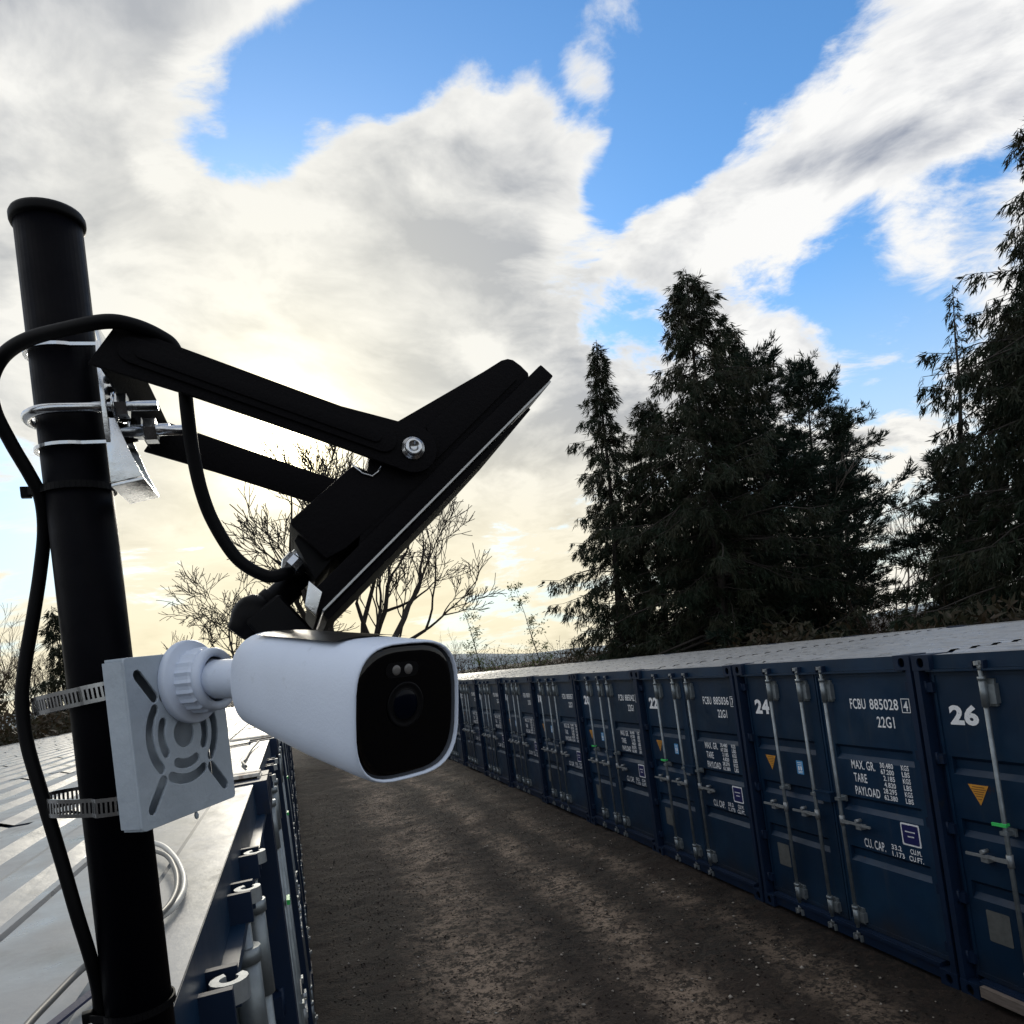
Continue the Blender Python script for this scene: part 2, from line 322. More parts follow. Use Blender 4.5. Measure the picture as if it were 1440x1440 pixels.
def ground_mat():
    m = bpy.data.materials.new('dark_gravel_and_mud'); m.use_nodes = True; t = m.node_tree; b = t.nodes['Principled BSDF']
    tcn = N(t, 'ShaderNodeTexCoord'); O = tcn.outputs['Object']
    fine = noise(t, O, 24, 5, .75); grit = noise(t, O, 7.5, 6, .75); mid = noise(t, O, 2.6, 9, .68); big = noise(t, O, .8, 6, .6); tint = noise(t, O, .42, 4, .5)
    f_ = math_(t, 'ADD', math_(t, 'MULTIPLY', fine.outputs['Fac'], .5), math_(t, 'MULTIPLY', grit.outputs['Fac'], .5))
    c = mixc(t, maprange(t, f_, .42, .60, 0, 1), (.0013, .0008, .0006), (.021, .0120, .0082))
    c = mixc(t, maprange(t, tint.outputs['Fac'], .46, .60, 0, .6), c, (.018, .0095, .0062))
    c = mixc(t, maprange(t, mid.outputs['Fac'], .47, .63, 0, .8), c, mixc(t, maprange(t, f_, .42, .60, 0, 1), (.0036, .0023, .0017), (.052, .036, .027)))
    # worn, dried tracks of the vehicles that use the lane, wandering along it
    sp = N(t, 'ShaderNodeSeparateXYZ'); t.links.new(O, sp.inputs[0]); wob = noise(t, O, .22, 3, .5)
    xx = math_(t, 'ADD', sp.outputs[0], math_(t, 'MULTIPLY', math_(t, 'SUBTRACT', wob.outputs['Fac'], .5), 1.8))
    trk = None
    for x0, w0, am in ((-3.0, .85, 1.0), (-1.7, .45, .9), (-.75, .35, .5)):
        k = maprange(t, math_(t, 'ABSOLUTE', math_(t, 'SUBTRACT', xx, x0)), 0, w0, am, 0); trk = k if trk is None else math_(t, 'MAXIMUM', trk, k)
    brk = math_(t, 'MULTIPLY', maprange(t, big.outputs['Fac'], .38, .54, .25, 1), maprange(t, mid.outputs['Fac'], .36, .54, .30, 1))
    pale = math_(t, 'MULTIPLY', math_(t, 'MULTIPLY', trk, brk), maprange(t, f_, .45, .54, .08, 1))
    c = mixc(t, math_(t, 'MULTIPLY', pale, .95, clamp=True), c, (.31, .235, .175))
    t.links.new(c, b.inputs['Base Color']); b.inputs['Roughness'].default_value = .82; b.inputs['Specular IOR Level'].default_value = .3
    hgt = math_(t, 'ADD', math_(t, 'MULTIPLY', fine.outputs['Fac'], .6), math_(t, 'MULTIPLY', grit.outputs['Fac'], .4))
    bn = N(t, 'ShaderNodeBump'); bn.inputs['Strength'].default_value = 1.0; bn.inputs['Distance'].default_value = .05; t.links.new(hgt, bn.inputs['Height']); t.links.new(bn.outputs[0], b.inputs['Normal'])
    return m
g = fastmesh('ground', np.stack([GX.ravel(), GY.ravel(), GZ.ravel()], 1), gf, ground_mat()); g['kind'] = 'structure'
for p in g.data.polygons: p.use_smooth = True

def stones(n, x0, x1, y0, y1, s0, s1, name, cols, label):
    base = np.array([(1, 0, 0), (-1, 0, 0), (0, 1, 0), (0, -1, 0), (0, 0, 1), (0, 0, -1)], float)
    tri = np.array([(0, 2, 4), (2, 1, 4), (1, 3, 4), (3, 0, 4), (2, 0, 5), (1, 2, 5), (3, 1, 5), (0, 3, 5)])
    x = rng.uniform(x0, x1, n); y = y0+(y1-y0)*rng.uniform(0, 1, n)**1.5; s = s0+(s1-s0)*rng.uniform(0, 1, n)**3
    jit = rng.uniform(.55, 1.3, (n, 6, 1))*base*rng.uniform(.6, 1.2, (n, 1, 3))*np.array([1, 1, .6])
    a = rng.uniform(0, 6.28, n); ca, sa = np.cos(a)[:, None], np.sin(a)[:, None]
    v = np.stack([jit[..., 0]*ca-jit[..., 1]*sa, jit[..., 0]*sa+jit[..., 1]*ca, jit[..., 2]], -1)*s[:, None, None]
    v += np.stack([x, y, gh(x, y)*np.clip(np.minimum(x+5.6, 1.2-x), 0, 1)-.01+s*.25], -1)[:, None, :]
    f = (tri[None]+(np.arange(n)*6)[:, None, None]).reshape(-1, 3)
    o = fastmesh(name, v.reshape(-1, 3), f, cols); o['kind'] = 'stuff'; o['label'] = label; return o
MT['stone'] = mat('dark_gravel_stone', (.014, .0100, .0080), .85, spec=.3, var=.6, vscale=9, base2=(.055, .041, .033), mscale=6)
MT['stone_pale'] = mat('pale_gravel_stone', (.30, .27, .235), .8, var=.4, vscale=9)
stones(30000, -4.6, -.05, -3.5, 16, .003, .016, 'gravel', 'stone', 'dark loose gravel strewn over the lane between the container rows')
stones(2200, -4.5, -.2, -3.5, 16, .004, .026, 'pale_gravel', 'stone_pale', 'scattered pale stones lying on the dark lane')

# ------------------------------------------------------------------ shipping container prototype (x across the door end, y inwards, z up)
CW, CD, CH = 2.438, 6.058, 2.591
def text_mesh(s, bold=0.0):
    cu = bpy.data.curves.new('t', 'FONT'); cu.body = s; cu.offset = bold; cu.resolution_u = 3; cu.space_character = 1.05
    o = bpy.data.objects.new('t', cu); COL.objects.link(o); dg = bpy.context.evaluated_depsgraph_get(); dg.update()
    me = bpy.data.meshes.new_from_object(o.evaluated_get(dg)); v = np.array([q.co[:] for q in me.vertices]); f = [tuple(p.vertices) for p in me.polygons]
    bpy.data.objects.remove(o); bpy.data.curves.remove(cu); bpy.data.meshes.remove(me); return v, f
TC = {}
DOOR_Y = .085
def lettering(items, name, parent, m='white_print', y=DOOR_Y-.0025):
    mb = MB()
    for s, u0, u1, z0, z1, bold in items:
        if (s, bold) not in TC: TC[(s, bold)] = text_mesh(s, bold)
        v, f = TC[(s, bold)]; lo, hi = v.min(0), v.max(0)
        vs = [(u0+(q[0]-lo[0])/(hi[0]-lo[0])*(u1-u0), y, z0+(q[1]-lo[1])/(hi[1]-lo[1])*(z1-z0)) for q in v]; mb.add(vs, f)
    return mb.build(name, m, parent)
def ring_plate(mb, w, h, hole, r, o, ex, ey, dv):
    o, ex, ey, dv = [np.array(q, float) for q in (o, ex, ey, dv)]
    inn = rrect(hole[0], hole[1], r, 3); n = len(inn); out = []
    for x, y in inn:
        k = max(abs(x)/(w/2), abs(y)/(h/2)); out.append((x/k, y/k))
    for cx, cy in ((1, 1), (-1, 1), (-1, -1), (1, -1)):
        i = min(range(n), key=lambda q: (out[q][0]-cx*w/2)**2+(out[q][1]-cy*h/2)**2); out[i] = (cx*w/2, cy*h/2)
    a = [o+ex*p[0]+ey*p[1] for p in out]; c = [o+ex*p[0]+ey*p[1] for p in inn]
    vs = a+c+[q+dv for q in a]+[q+dv for q in c]; fs = []
    for i in range(n):
        j = (i+1) % n
        fs += [(i, j, n+j, n+i), (2*n+j, 2*n+i, 3*n+i, 3*n+j), (n+i, n+j, 3*n+j, 3*n+i), (j, i, 2*n+i, 2*n+j)]
    if np.dot(np.cross(ex, ey), dv) > 0: fs = [q[::-1] for q in fs]
    mb.add(vs, fs)
def casting(x0, y0, z0, fx, top):
    mb = MB(); w, d, h, t = .162, .178, .118, .014
    x1 = x0+w
    ring_plate(mb, w, h, (.064, .076), .03, (x0+w/2, y0, z0+h/2), (1, 0, 0), (0, 0, 1), (0, t, 0))
    mb.b(x0, x1, y0+.075, y0+d, z0, z0+h)
    mb.b(x0, x0+t, y0+t, y0+.075, z0, z0+h); mb.b(x1-t, x1, y0+t, y0+.075, z0, z0+h)
    mb.b(x0+t, x1-t, y0+t, y0+.075, z0, z0+t); mb.b(x0+t, x1-t, y0+t, y0+.075, z0+h-t, z0+h)
    return mb
def corrugated(length, pitch, depth, fl=.34, sl=.16):
    pts = []; x = 0.
    while x < length-1e-6:
        for a, d in ((0, 0), (fl, 0), (fl+sl, depth), (1-sl, depth)):
            if x+a*pitch < length: pts.append((x+a*pitch, d))
        x += pitch
    pts.append((length, 0)); return pts
GROOVES = (.75, 1.21, 1.675)
def door_panel(u0, u1, g0, g1):
    mb = MB(); z0, z1 = .165, 2.455; y = DOOR_Y; dp = .034
    prof = [(z0, 0)]
    for g_ in GROOVES: prof += [(g_, 0), (g_+.042, dp), (g_+.105, dp), (g_+.135, 0)]
    prof.append((z1, 0))
    for (za, da), (zb, db) in zip(prof, prof[1:]):
        mb.add([(g0, y+da, za), (g1, y+da, za), (g1, y+db, zb), (g0, y+db, zb)], [(0, 1, 2, 3)])
    for a, b_ in ((u0, g0), (g1, u1)): mb.add([(a, y, z0), (b_, y, z0), (b_, y, z1), (a, y, z1)], [(0, 1, 2, 3)])
    for g_ in GROOVES:
        q = [(g_, 0), (g_+.042, dp), (g_+.105, dp), (g_+.135, 0)]
        mb.add([(g0, y+d, z) for z, d in q], [(0, 1, 2, 3)]); mb.add([(g1, y+d, z) for z, d in q], [(3, 2, 1, 0)])
    # returns and edge frame of the door
    mb.b(u0-.0, u0+.022, y-.012, y+.05, z0, z1); mb.b(u1-.022, u1, y-.012, y+.05, z0, z1)
    mb.b(u0+.022, u1-.022, y-.010, y+.05, z1-.03, z1+.004); mb.b(u0+.022, u1-.022, y-.010, y+.05, z0-.004, z0+.03)
    mb.b(u0+.022, u1-.022, y+.045, y+.05, z0, z1)
    return mb
RODS = (.565, 1.04, 1.375)
def build_container(name, detail=True):
    root = empty(name, (0, 0, 0), 'x', 'shipping container')
    for (x, z) in ((0, 0), (CW-.162, 0), (0, CH-.118), (CW-.162, CH-.118)):
        casting(x, 0, z, 0, z > 1).build('corner_casting', 'paint_dark', root)
    for (x, z) in ((0, 0), (CW-.162, 0), (0, CH-.118), (CW-.162, CH-.118)):
        MB().b(x, x+.162, CD-.178, CD, z, z+.118).build('corner_casting', 'paint_dark', root)
    for x0, x1, s in ((.004, .052, 1), (CW-.052, CW-.004, -1)):
        m_ = MB(); m_.b(x0, x1, .004, .15, .118, CH-.118)
        xi0, xi1 = (x1, x1+.03) if s > 0 else (x0-.03, x0)
        m_.b(xi0, xi1, .10, .15, .118, CH-.118); m_.build('corner_post', 'paint_dark', root)
        MB().b(x0, x1, CD-.12, CD-.004, .118, CH-.118).build('corner_post', 'paint_dark', root)
    hd = MB(); hd.b(.162, CW-.162, .045, .16, 2.478, 2.583); hd.build('header_rail', 'paint', root)
    MB().b(.10, CW-.10, .018, .10, 2.459, 2.476).build('header_gutter', 'paint', root)
    sm = MB(); sm.b(.162, CW-.162, .03, .16, .025, .155); sm.b(.162, CW-.162, .012, .03, .118, .150); sm.build('sill_rail', 'paint_dark', root)
    MB().b(.162, CW-.162, CD-.1, CD-.02, .02, .15).build('rear_sill_rail', 'paint_dark', root)
    for x0, s in ((.006, 1), (CW-.006, -1)):
        pr = corrugated(CD-.36, .278, .036*s); mb = MB()
        for (a, d), (b_, e) in zip(pr, pr[1:]):
            q = [(x0+.012*s+d, .18+a, .12), (x0+.012*s+e, .18+b_, .12), (x0+.012*s+e, .18+b_, 2.50), (x0+.012*s+d, .18+a, 2.50)]
            mb.add(q, [(0, 1, 2, 3)] if s < 0 else [(3, 2, 1, 0)])
        mb.build('side_wall', 'paint', root)
        MB().b(min(x0, x0+.06*s), max(x0, x0+.06*s), .178, CD-.178, 2.505, 2.566).build('top_side_rail', 'paint_dark', root)
        MB().b(min(x0, x0+.05*s), max(x0, x0+.05*s), .178, CD-.178, 0.02, .12).build('bottom_side_rail', 'paint_dark', root)
    mb = MB(); mb.add([(.07, CD-.05, .12), (CW-.07, CD-.05, .12), (CW-.07, CD-.05, 2.48), (.07, CD-.05, 2.48)], [(3, 2, 1, 0)]); mb.build('rear_wall', 'paint', root)
    MB().b(.07, CW-.07, CD-.14, CD-.02, 2.48, 2.583).build('rear_header_rail', 'paint_dark', root)
    MB().b(.06, CW-.06, .2, CD-.2, .10, .15).build('floor', 'paint_dark', root)
    # roof: header plate, flat lap, then pressed ribs running across the container
    prof = [(.046, 2.5845), (.15, 2.5845), (.152, 2.572), (.36, 2.572), (.362, 2.558), (.378, 2.558), (.382, 2.568)]
    y = .40
    while y < CD-.42:
        prof += [(y, 2.568), (y+.045, 2.585), (y+.115, 2.585), (y+.16, 2.568)]; y += .222
    prof += [(CD-.30, 2.568), (CD-.298, 2.574), (CD-.16, 2.574), (CD-.158, 2.584), (CD-.02, 2.584)]
    xs = [.012, .35, .9, 1.5, 2.05, CW-.012]; rb = MB(); sag = [0, .002, -.003, -.004, .001, 0]
    o = 0; vs = []; fs = []
    for i, (yy, zz) in enumerate(prof):
        for x, sg in zip(xs, sag): 
            xx = x
            if yy < .18 or yy > CD-.18: xx = min(max(x, .163), CW-.163)
            vs.append((xx, yy, zz+(sg if .4 < yy < CD-.4 else 0)))
    nx = len(xs)
    for i in range(len(prof)-1):
        for k in range(nx-1): fs.append((i*nx+k, i*nx+k+1, (i+1)*nx+k+1, (i+1)*nx+k))
    rb.add(vs, fs); rb.build('roof', 'roof', root)
    d1 = door_panel(.098, 1.213, .16, 1.075).build('door', 'paint', root); d2 = door_panel(1.225, CW-.098, 1.36, 2.25).build('door', 'paint', root)
    for x in (.085, CW-.085):
        for z in (2.30, 1.75, 1.22, .70, .25):
            MB().b(x-.034, x+.034, .045, .098, z, z+.075).tube([(x-.03 if x < 1 else x+.03, .05, z-.01), (x-.03 if x < 1 else x+.03, .05, z+.085)], .013, 8).build('hinge', 'paint_dark', root)
    MB().b(1.06, 1.262, .022, .095, 1.262, 1.35).b(1.055, 1.267, .012, .022, 1.345, 1.356).build('lock_box', 'paint', root)
    for i, x in enumerate(RODS):
        rod = MB().tube([(x, .03, .085), (x, .03, 2.50)], .0165, 10).build('locking_rod', 'galv', root)
        dr = -1 if i < 2 else 1
        for zc_, tp in ((2.515, 1), (.075, -1)):
            # forged C-shaped cam gripping its keeper
            mb = MB(); pts = []
            for k in range(13): a = R_(-30+ -dr*0 + 300*k/12+50); pts.append((.025*math.cos(a), .025*math.sin(a)))
            for k in range(12, -1, -1): a = R_(-30+300*k/12+50); pts.append((.0125*math.cos(a), .0125*math.sin(a)))
            n_ = 13; o_ = []
            for k in range(n_-1): mb.prism([pts[k], pts[k+1], pts[2*n_-2-k], pts[2*n_-1-k]], (x, .012, zc_-.015), (1, 0, 0), (0, 1, 0), (0, 0, .028))
            mb.tube([(x, .03, zc_-.05*tp), (x, .026, zc_-.017*tp)], .019, 10)
            mb.build('cam', 'galv_bright', rod)
            kb = MB(); kb.b(x-.050, x-.036, .004, .046, zc_-.040, zc_+.016).b(x+.036, x+.050, .004, .046, zc_-.040, zc_+.016).b(x-.036, x+.036, .034, .046, zc_-.045, zc_-.01)
            kb.build('keeper', 'paint_dark' if tp > 0 else 'galv', rod)
        for z0_, z1_ in ((2.20, 2.395), (.185, .325)):
            mb = MB(); mb.tube([(x, .03, z0_), (x, .03, z1_)], .025, 12); mb.b(x+.014*1, x+.075, .045, .088, z0_+.02, z1_-.035); mb.b(x-.03, x+.06, .066, .088, z0_, z1_); 
            mb.tube([(x, .03, z1_-.006), (x, .03, z1_+.022)], .029, 12); mb.build('rod_bracket', 'galv', rod)
        for z0_ in (1.30,): MB().b(x-.028, x+.028, .004, .088, z0_, z0_+.028).b(x-.04, x+.04, .07, .088, z0_-.012, z0_+.04).build('rod_guide', 'paint' if z0_ != 1.30 else 'galv', rod)
        mb = MB(); zz = 1.118
        mb.tube([(x, .03, zz-.045), (x, .03, zz+.045)], .023, 10)
        L_ = .34 if i < 2 else .36
        mb.prism([(0, -.016), (.09, -.014), (.13, -.006), (L_, -.004), (L_, .016), (.13, .016), (.09, .014), (0, .016)], (x, .004, zz), (dr, 0, -.03), (0, 0, 1), (0, .012, 0))
        mb.tube([(x+dr*.20, .0, zz+.028), (x+dr*.20, .06, zz+.028)], .016, 8); mb.b(x+dr*.20-.03, x+dr*.20+.03, .02, .088, zz-.05, zz-.012)
        mb.build('handle', 'galv_bright', rod)
    return root
def copy_tree(o, parent=None, skip=()):
    c = o.copy(); COL.objects.link(c); c.parent = parent
    for ch in o.children:
        if ch.name.split('.')[0] in skip: continue
        copy_tree(ch, c, skip)
    return c
proto = build_container('shipping_container')
# the print and stickers that every door end carries
lettering([('MAX. GR.', 1.536, 1.815, 1.60, 1.678, .012), ('TARE', 1.545, 1.70, 1.485, 1.563, .012), ('PAYLOAD', 1.54, 1.83, 1.368, 1.446, .012)] +
          [(s, 1.895-.02*(len(s) > 5), 2.02, 1.645-.0545*i-.006, 1.683-.0545*i, .02) for i, s in enumerate(('30.480', '67.200', '2.185', '4.820', '28.295', '62.380'))] +
          [(s, 2.105, 2.185, 1.645-.0545*i-.006, 1.683-.0545*i, .02) for i, s in enumerate(('KGS', 'LBS')*3)], 'weight_lettering', proto)
lettering([('CU. CAP.', 1.556, 1.80, .905, .985, .012), ('33.2', 1.87, 1.98, .948, .992, .02), ('1.173', 1.87, 2.0, .89, .934, .02), ('CU.M.', 2.07, 2.185, .948, .992, .02), ('CU.FT.', 2.05, 2.195, .89, .934, .02)], 'capacity_lettering', proto)
lettering([('22G1', 1.92, 2.11, 1.985, 2.08, .012)], 'size_code_lettering', proto)
sq = MB().prism(rrect(.192, .185, .012), (2.10, DOOR_Y-.0022, 1.108), (1, 0, 0), (0, 0, 1), (0, .001, 0)).build('owner_sticker', 'white_print', proto)
MB().prism(rrect(.166, .158, .012), (2.10, DOOR_Y-.0038, 1.108), (1, 0, 0), (0, 0, 1), (0, .001, 0)).build('sticker_field', 'dkblue', sq)
lb = MB(); 
for a, b_, z in ((2.048, 2.088, 1.127), (2.096, 2.152, 1.127), (2.07, 2.128, 1.088)):
    k = a
    while k < b_: lb.b(k, k+.007, DOOR_Y-.0048, DOOR_Y-.0040, z, z+.010); k += .0095
lb.build('sticker_print', 'white_print', sq)
tr = MB().prism([(-.084, .075), (.084, .075), (0, -.075)], (.35, DOOR_Y-.0025, 1.54), (1, 0, 0), (0, 0, 1), (0, .001, 0)).build('warning_sticker', 'orange', proto)
tl = MB()
for w_, z in ((.05, 1.596), (.06, 1.578), (.045, 1.562), (.036, 1.545), (.03, 1.528), (.018, 1.508)): tl.b(.35-w_, .35+w_, DOOR_Y-.0034, DOOR_Y-.0028, z, z+.006)
tl.build('sticker_print', 'orange_dark', tr)
bl = MB().prism(rrect(.10, .134, .008), (.806, DOOR_Y-.0025, 1.532), (1, 0, 0), (0, 0, 1), (0, .001, 0)).build('notice_sticker', 'ltblue', proto)
bp = MB()
for z, w_ in ((1.576, .034), (1.556, .03), (1.49, .036), (1.478, .03)): bp.b(.806-w_, .806+w_, DOOR_Y-.0034, DOOR_Y-.0028, z, z+.006)
bp.b(.778, .8, DOOR_Y-.0034, DOOR_Y-.0028, 1.505, 1.545).b(.812, .834, DOOR_Y-.0034, DOOR_Y-.0028, 1.505, 1.545).build('sticker_print', 'white_print', bl)
MB().prism(rrect(.187, .23, .012), (.345, DOOR_Y-.0025, .575), (1, 0, 0), (0, 0, 1), (0, .001, 0)).build('worn_panel', 'greyplate', proto)
DETAIL = ('weight_lettering', 'capacity_lettering', 'size_code_lettering', 'owner_sticker', 'warning_sticker', 'notice_sticker', 'worn_panel')

PITCH_C = 2.468
serials = {26: '885031 9', 24: '885028 4', 22: '885036 7', 20: '885042 8', 18: '885057 0', 16: '885019 3', 14: '885044 6', 12: '885060 2', 10: '885025 1'}
extra = {26: 'nearest on the right, orange triangle beside its rod', 24: 'with light blue sticker, second nearest on the right', 22: 'with green seal tag, third in the right row',
         20: 'with green seal tag, fourth in the right row', 18: 'fifth in the right row', 16: 'sixth in the right row', 14: 'seventh in the right row', 12: 'eighth in the right row', 10: 'ninth in the right row, just right of the white camera'}
for k in range(-1, 18):
    num = 26-2*(k+1)
    if k == -1: c = proto
    else: c = copy_tree(proto, skip=() if num >= 10 else DETAIL)
    jr = random.Random(k+50); c.location = (jr.uniform(-.012, .012), k*PITCH_C+2.453+jr.uniform(-.004, .004), jr.uniform(-.006, .006)); c.rotation_euler = (0, 0, -math.pi/2+R_(jr.uniform(-.15, .15)))
    c['group'] = 'navy containers of the right-hand row'
    if num >= 10: c['label'] = f'navy shipping container {num}, {extra[num]}'
    else: c['label'] = 'navy container at the far end of the right row, only pale roof showing'
for c in [o for o in bpy.data.objects if o.get('label', '').startswith('navy shipping container ') and o.type == 'EMPTY' and o['label'].split()[3].rstrip(',').isdigit()]:
    num = int(c['label'].split()[3].rstrip(','))
    lettering([(str(num), .20, .445, 2.05, 2.203, .045)], 'door_number', c)
    s_, chk = serials[num].split()
    sl_ = lettering([('FCBU', 1.630, 1.815, 2.137, 2.229, .012), (s_, 1.862, 2.175, 2.137, 2.229, .012), (chk, 2.228, 2.276, 2.132, 2.215, .012)], 'serial_lettering', c)
    fr = MB()
    for a in ((2.209, 2.215, 2.118, 2.235), (2.291, 2.297, 2.118, 2.235), (2.215, 2.291, 2.118, 2.124), (2.215, 2.291, 2.229, 2.235)): fr.b(a[0], a[1], DOOR_Y-.003, DOOR_Y-.002, a[2], a[3])
    fr.build('check_digit_frame', 'white_print', sl_)
    if num in (26, 22, 20): MB().b(RODS[0]-.075, RODS[0]+.035, -.004, .010, 1.362, 1.384).b(RODS[0]-.022, RODS[0]+.022, .008, .05, 1.364, 1.382).build('seal_tag', 'green', c)
    if num == 26: MB().b(.20, CW-.2, -.03, .012, .06, .135).build('worn_sill_plate', 'wood', c)

# left row: same boxes, turned to face the lane
LX, LY0, LYAW, LTILT, LZ = -4.652, -4.135, R_(.62), R_(-1.05), .034
olab = ['nearest the pole', 'second from the pole', 'third from the pole', 'fourth from the pole', 'fifth from the pole']
left_roots = []
for k in range(12):
    c = copy_tree(proto, skip=DETAIL+('door_number', 'serial_lettering', 'seal_tag', 'worn_sill_plate'))
    y0 = k*PITCH_C
    c.matrix_world = Matrix.Translation((LX, LY0, LZ)) @ Matrix.Rotation(LYAW, 4, 'Z') @ Matrix.Translation((0, y0, 0)) @ Matrix.Rotation(math.pi/2, 4, 'Z') @ Matrix.Rotation(LTILT, 4, 'X')
    c['group'] = 'navy containers of the left-hand row'
    c['label'] = f'pale-roofed navy shipping container of the left row, {olab[k]}' if k < 5 else 'pale-roofed navy container at the far end of the left row'
    left_roots.append(c)
    if k < 4: MB().b(RODS[0]-.03, RODS[0]+.06, -.004, .010, 1.95, 1.972).build('seal_tag', 'green', c)
bpy.context.view_layer.update()
def on_left(u, depth, z):   # point on the left row, measured from its first container
    return np.array(left_roots[0].matrix_world @ Vector((u, depth, z)))
# pale plates lying over the joints of the left row
for j in (1, 2):
    pc = on_left(0, .10, 2.600)+np.array([-.0, j*PITCH_C-.015, .0])
    pc[0] -= math.sin(LYAW)*j*PITCH_C
    mb = MB(); mb.b(-.20, .075, -.075, -.02, 0, .012).b(-.20, .075, .005, .06, 0, .012).b(-.19, .07, -.02, .005, -.004, .004); mb.b(.066, .078, -.07, .05, -.05, 0)
    o = mb.build('gap_cover', 'rust'); o.location = pc
    tag(o, 'rust-streaked pale plate bridging the first joint of the left row' if j == 1 else 'pale plate bridging the second joint of the left row', 'cover plate', 'plates over the left row joints')

# ------------------------------------------------------------------ pole and what is fixed to it
PT, PB = W(66.5, 305, .515), W(199, 1440, .515)
pax = unit(PT-PB); base_t = (2.62-PB[2])/pax[2]; PBASE = PB+pax*base_t
def pole_at(y):      # point of the pole axis at a frame height
    a, b = W(66.5, 305, .515), W(199, 1440, .515); return a+(b-a)*(y-305)/1135
PR = .0212
pole = empty('pole', PBASE, 'tall black metal pole standing on the left container roof', 'pole')
MB().tube([PBASE+pax*.001, PT], PR, 40).build('tube', 'pole', pole, PBASE)
MB().lathe([(PR+.0002, -.0078), (PR+.0018, -.007), (PR+.0024, -.005), (PR+.0024, -.0015), (PR+.0014, .0006), (PR-.004, .0016), (0, .002)], PT, pax, 40).build('end_cap', 'blackplastic', pole, PBASE)
fl = MB(); fl.b(-.075, .055, -.06, .06, .002, .010); fo = fl.build('base_plate', 'blackmetal', pole)
for sx in (-.06, .04):
    for sy in (-.045, .045): MB().lathe([(.009, .010), (.009, .017), (.005, .018), (.005, .026), (0, .026)], (sx, sy, 0), (0, 0, 1), 6, False).build('bolt', 'steel', pole)
ex_, ey_ = np.array([1., 0, 0]), np.array([0, 1., 0])
def frame_from(axis, hint):
    a = unit(axis); h = np.array(hint, float); x = unit(h-a*np.dot(h, a)); return x, np.cross(a, x), a

# --- zinc mast clamp
cl = empty('mast_clamp', pole_at(580), 'shiny zinc bracket with toothed jaws clamping floodlight arms to the pole', 'clamp'); CL0 = np.array(cl.location)
hx = unit(ex_-pax*np.dot(ex_, pax)); hy = np.cross(pax, hx)       # hx towards the lane, hy along the rows
def cp(y, a, b): return pole_at(y)+hx*a+hy*b
zt, zb = 497, 668
# back plate: a folded channel beside the pole, its lower end bent out
mb = MB(); H_ = np.linalg.norm(pole_at(zt)-pole_at(zb)); o = cp(zb, .0262, 0)
outl = [(-.026, .0), (.026, .0), (.033, .02), (.033, H_-.02), (.026, H_), (-.028, H_-.002), (-.033, H_-.02), (-.033, .02)]
mb.prism(outl, o, hy, pax, hx*.003); mb.build('back_plate', 'steel', cl, CL0, .0006)
mb = MB(); o2 = cp(zb, .0292, 0)
for sg_ in (-1, 1): mb.prism([(-.003, .030), (-.003, -.014), (.017, -.010), (.011, .006), (.004, .030)], o2+hy*(sg_*.0295-.00125), hx, pax, hy*.0025)
mb.prism([(-.003, -.0165), (.0175, -.0125), (.0172, -.0105), (-.003, -.0145)], o2-hy*.0305, hx, pax, hy*.061)
mb.build('lower_tab', 'steel', cl, CL0, .0005)
mb = MB(); o3 = cp(zt+25, .0292, 0)
mb.prism([(-.028, -.006), (.028, -.006), (.028, .024), (-.028, .024)], o3, hy, pax-hx*.15, hx*.002); mb.build('upper_tab', 'steel', cl, CL0, .0005)
for yy, nm in ((503, 0), (637, 1)):     # flat jaws hugging the pole
    mb = MB(); n_ = 20; a0, a1 = R_(62), R_(298); pr = []
    ring = [(math.cos(a0+(a1-a0)*k/n_), math.sin(a0+(a1-a0)*k/n_)) for k in range(n_+1)]
    for k in range(n_):
        q = [ring[k], ring[k+1]]
        mb.prism([(q[0][0]*(PR+.0004), q[0][1]*(PR+.0004)), (q[1][0]*(PR+.0004), q[1][1]*(PR+.0004)), (q[1][0]*(PR+.0032), q[1][1]*(PR+.0032)), (q[0][0]*(PR+.0032), q[0][1]*(PR+.0032))], pole_at(yy), hx, hy, pax*.0022)
    for s in (-1, 1):
        mb.prism([(.008, s*PR*.92), (.029, s*PR*.92), (.029, s*(PR*.92+.0028)), (.006, s*(PR*.92+.0028))], pole_at(yy), hx, hy, pax*.0022)
    mb.build('jaw_band', 'steel', cl, CL0)
    mb = MB()
    for s in (-1, 1):
        for k in range(7):
            t_ = k/6; mb.prism([(.029, 0), (.0385, .0022), (.029, .0046)], pole_at(yy)+pax*(.010+.008*k if nm else -.008-.008*k)+hy*s*.017, hx, pax, hy*s*.003)
    mb.build('jaw_teeth', 'blackmetal', cl, CL0)
ub = MB(); pth = [cp(578, .050, -(PR+.005))]
for k in range(17):
    a = R_(270-180*k/16); pth.append(pole_at(590)+hx*math.cos(a)*(PR+.005)+hy*math.sin(a)*(PR+.005))
pth = [pole_at(590)+hx*.060-hy*(PR+.005)]+[pole_at(590)+hx*(-math.sin(R_(180*k/16)))*(PR+.005)+hy*(-math.cos(R_(180*k/16)))*(PR+.005) for k in range(17)]+[pole_at(590)+hx*.060+hy*(PR+.005)]
ub.tube(pth, .0034, 12).build('u_bolt', 'steel', cl, CL0)
for s in (-1, 1):
    nb = MB(); nb.lathe([(.0, 0), (.0085, 0), (.0085, .007), (0, .007)], pole_at(590)+hx*.0345+hy*s*(PR+.005), hx, 6, False).lathe([(0, 0), (.0095, 0), (.0095, .0015), (0, .0015)], pole_at(590)+hx*.0325+hy*s*(PR+.005), hx, 20); nb.build('nut', 'steel', cl, CL0)
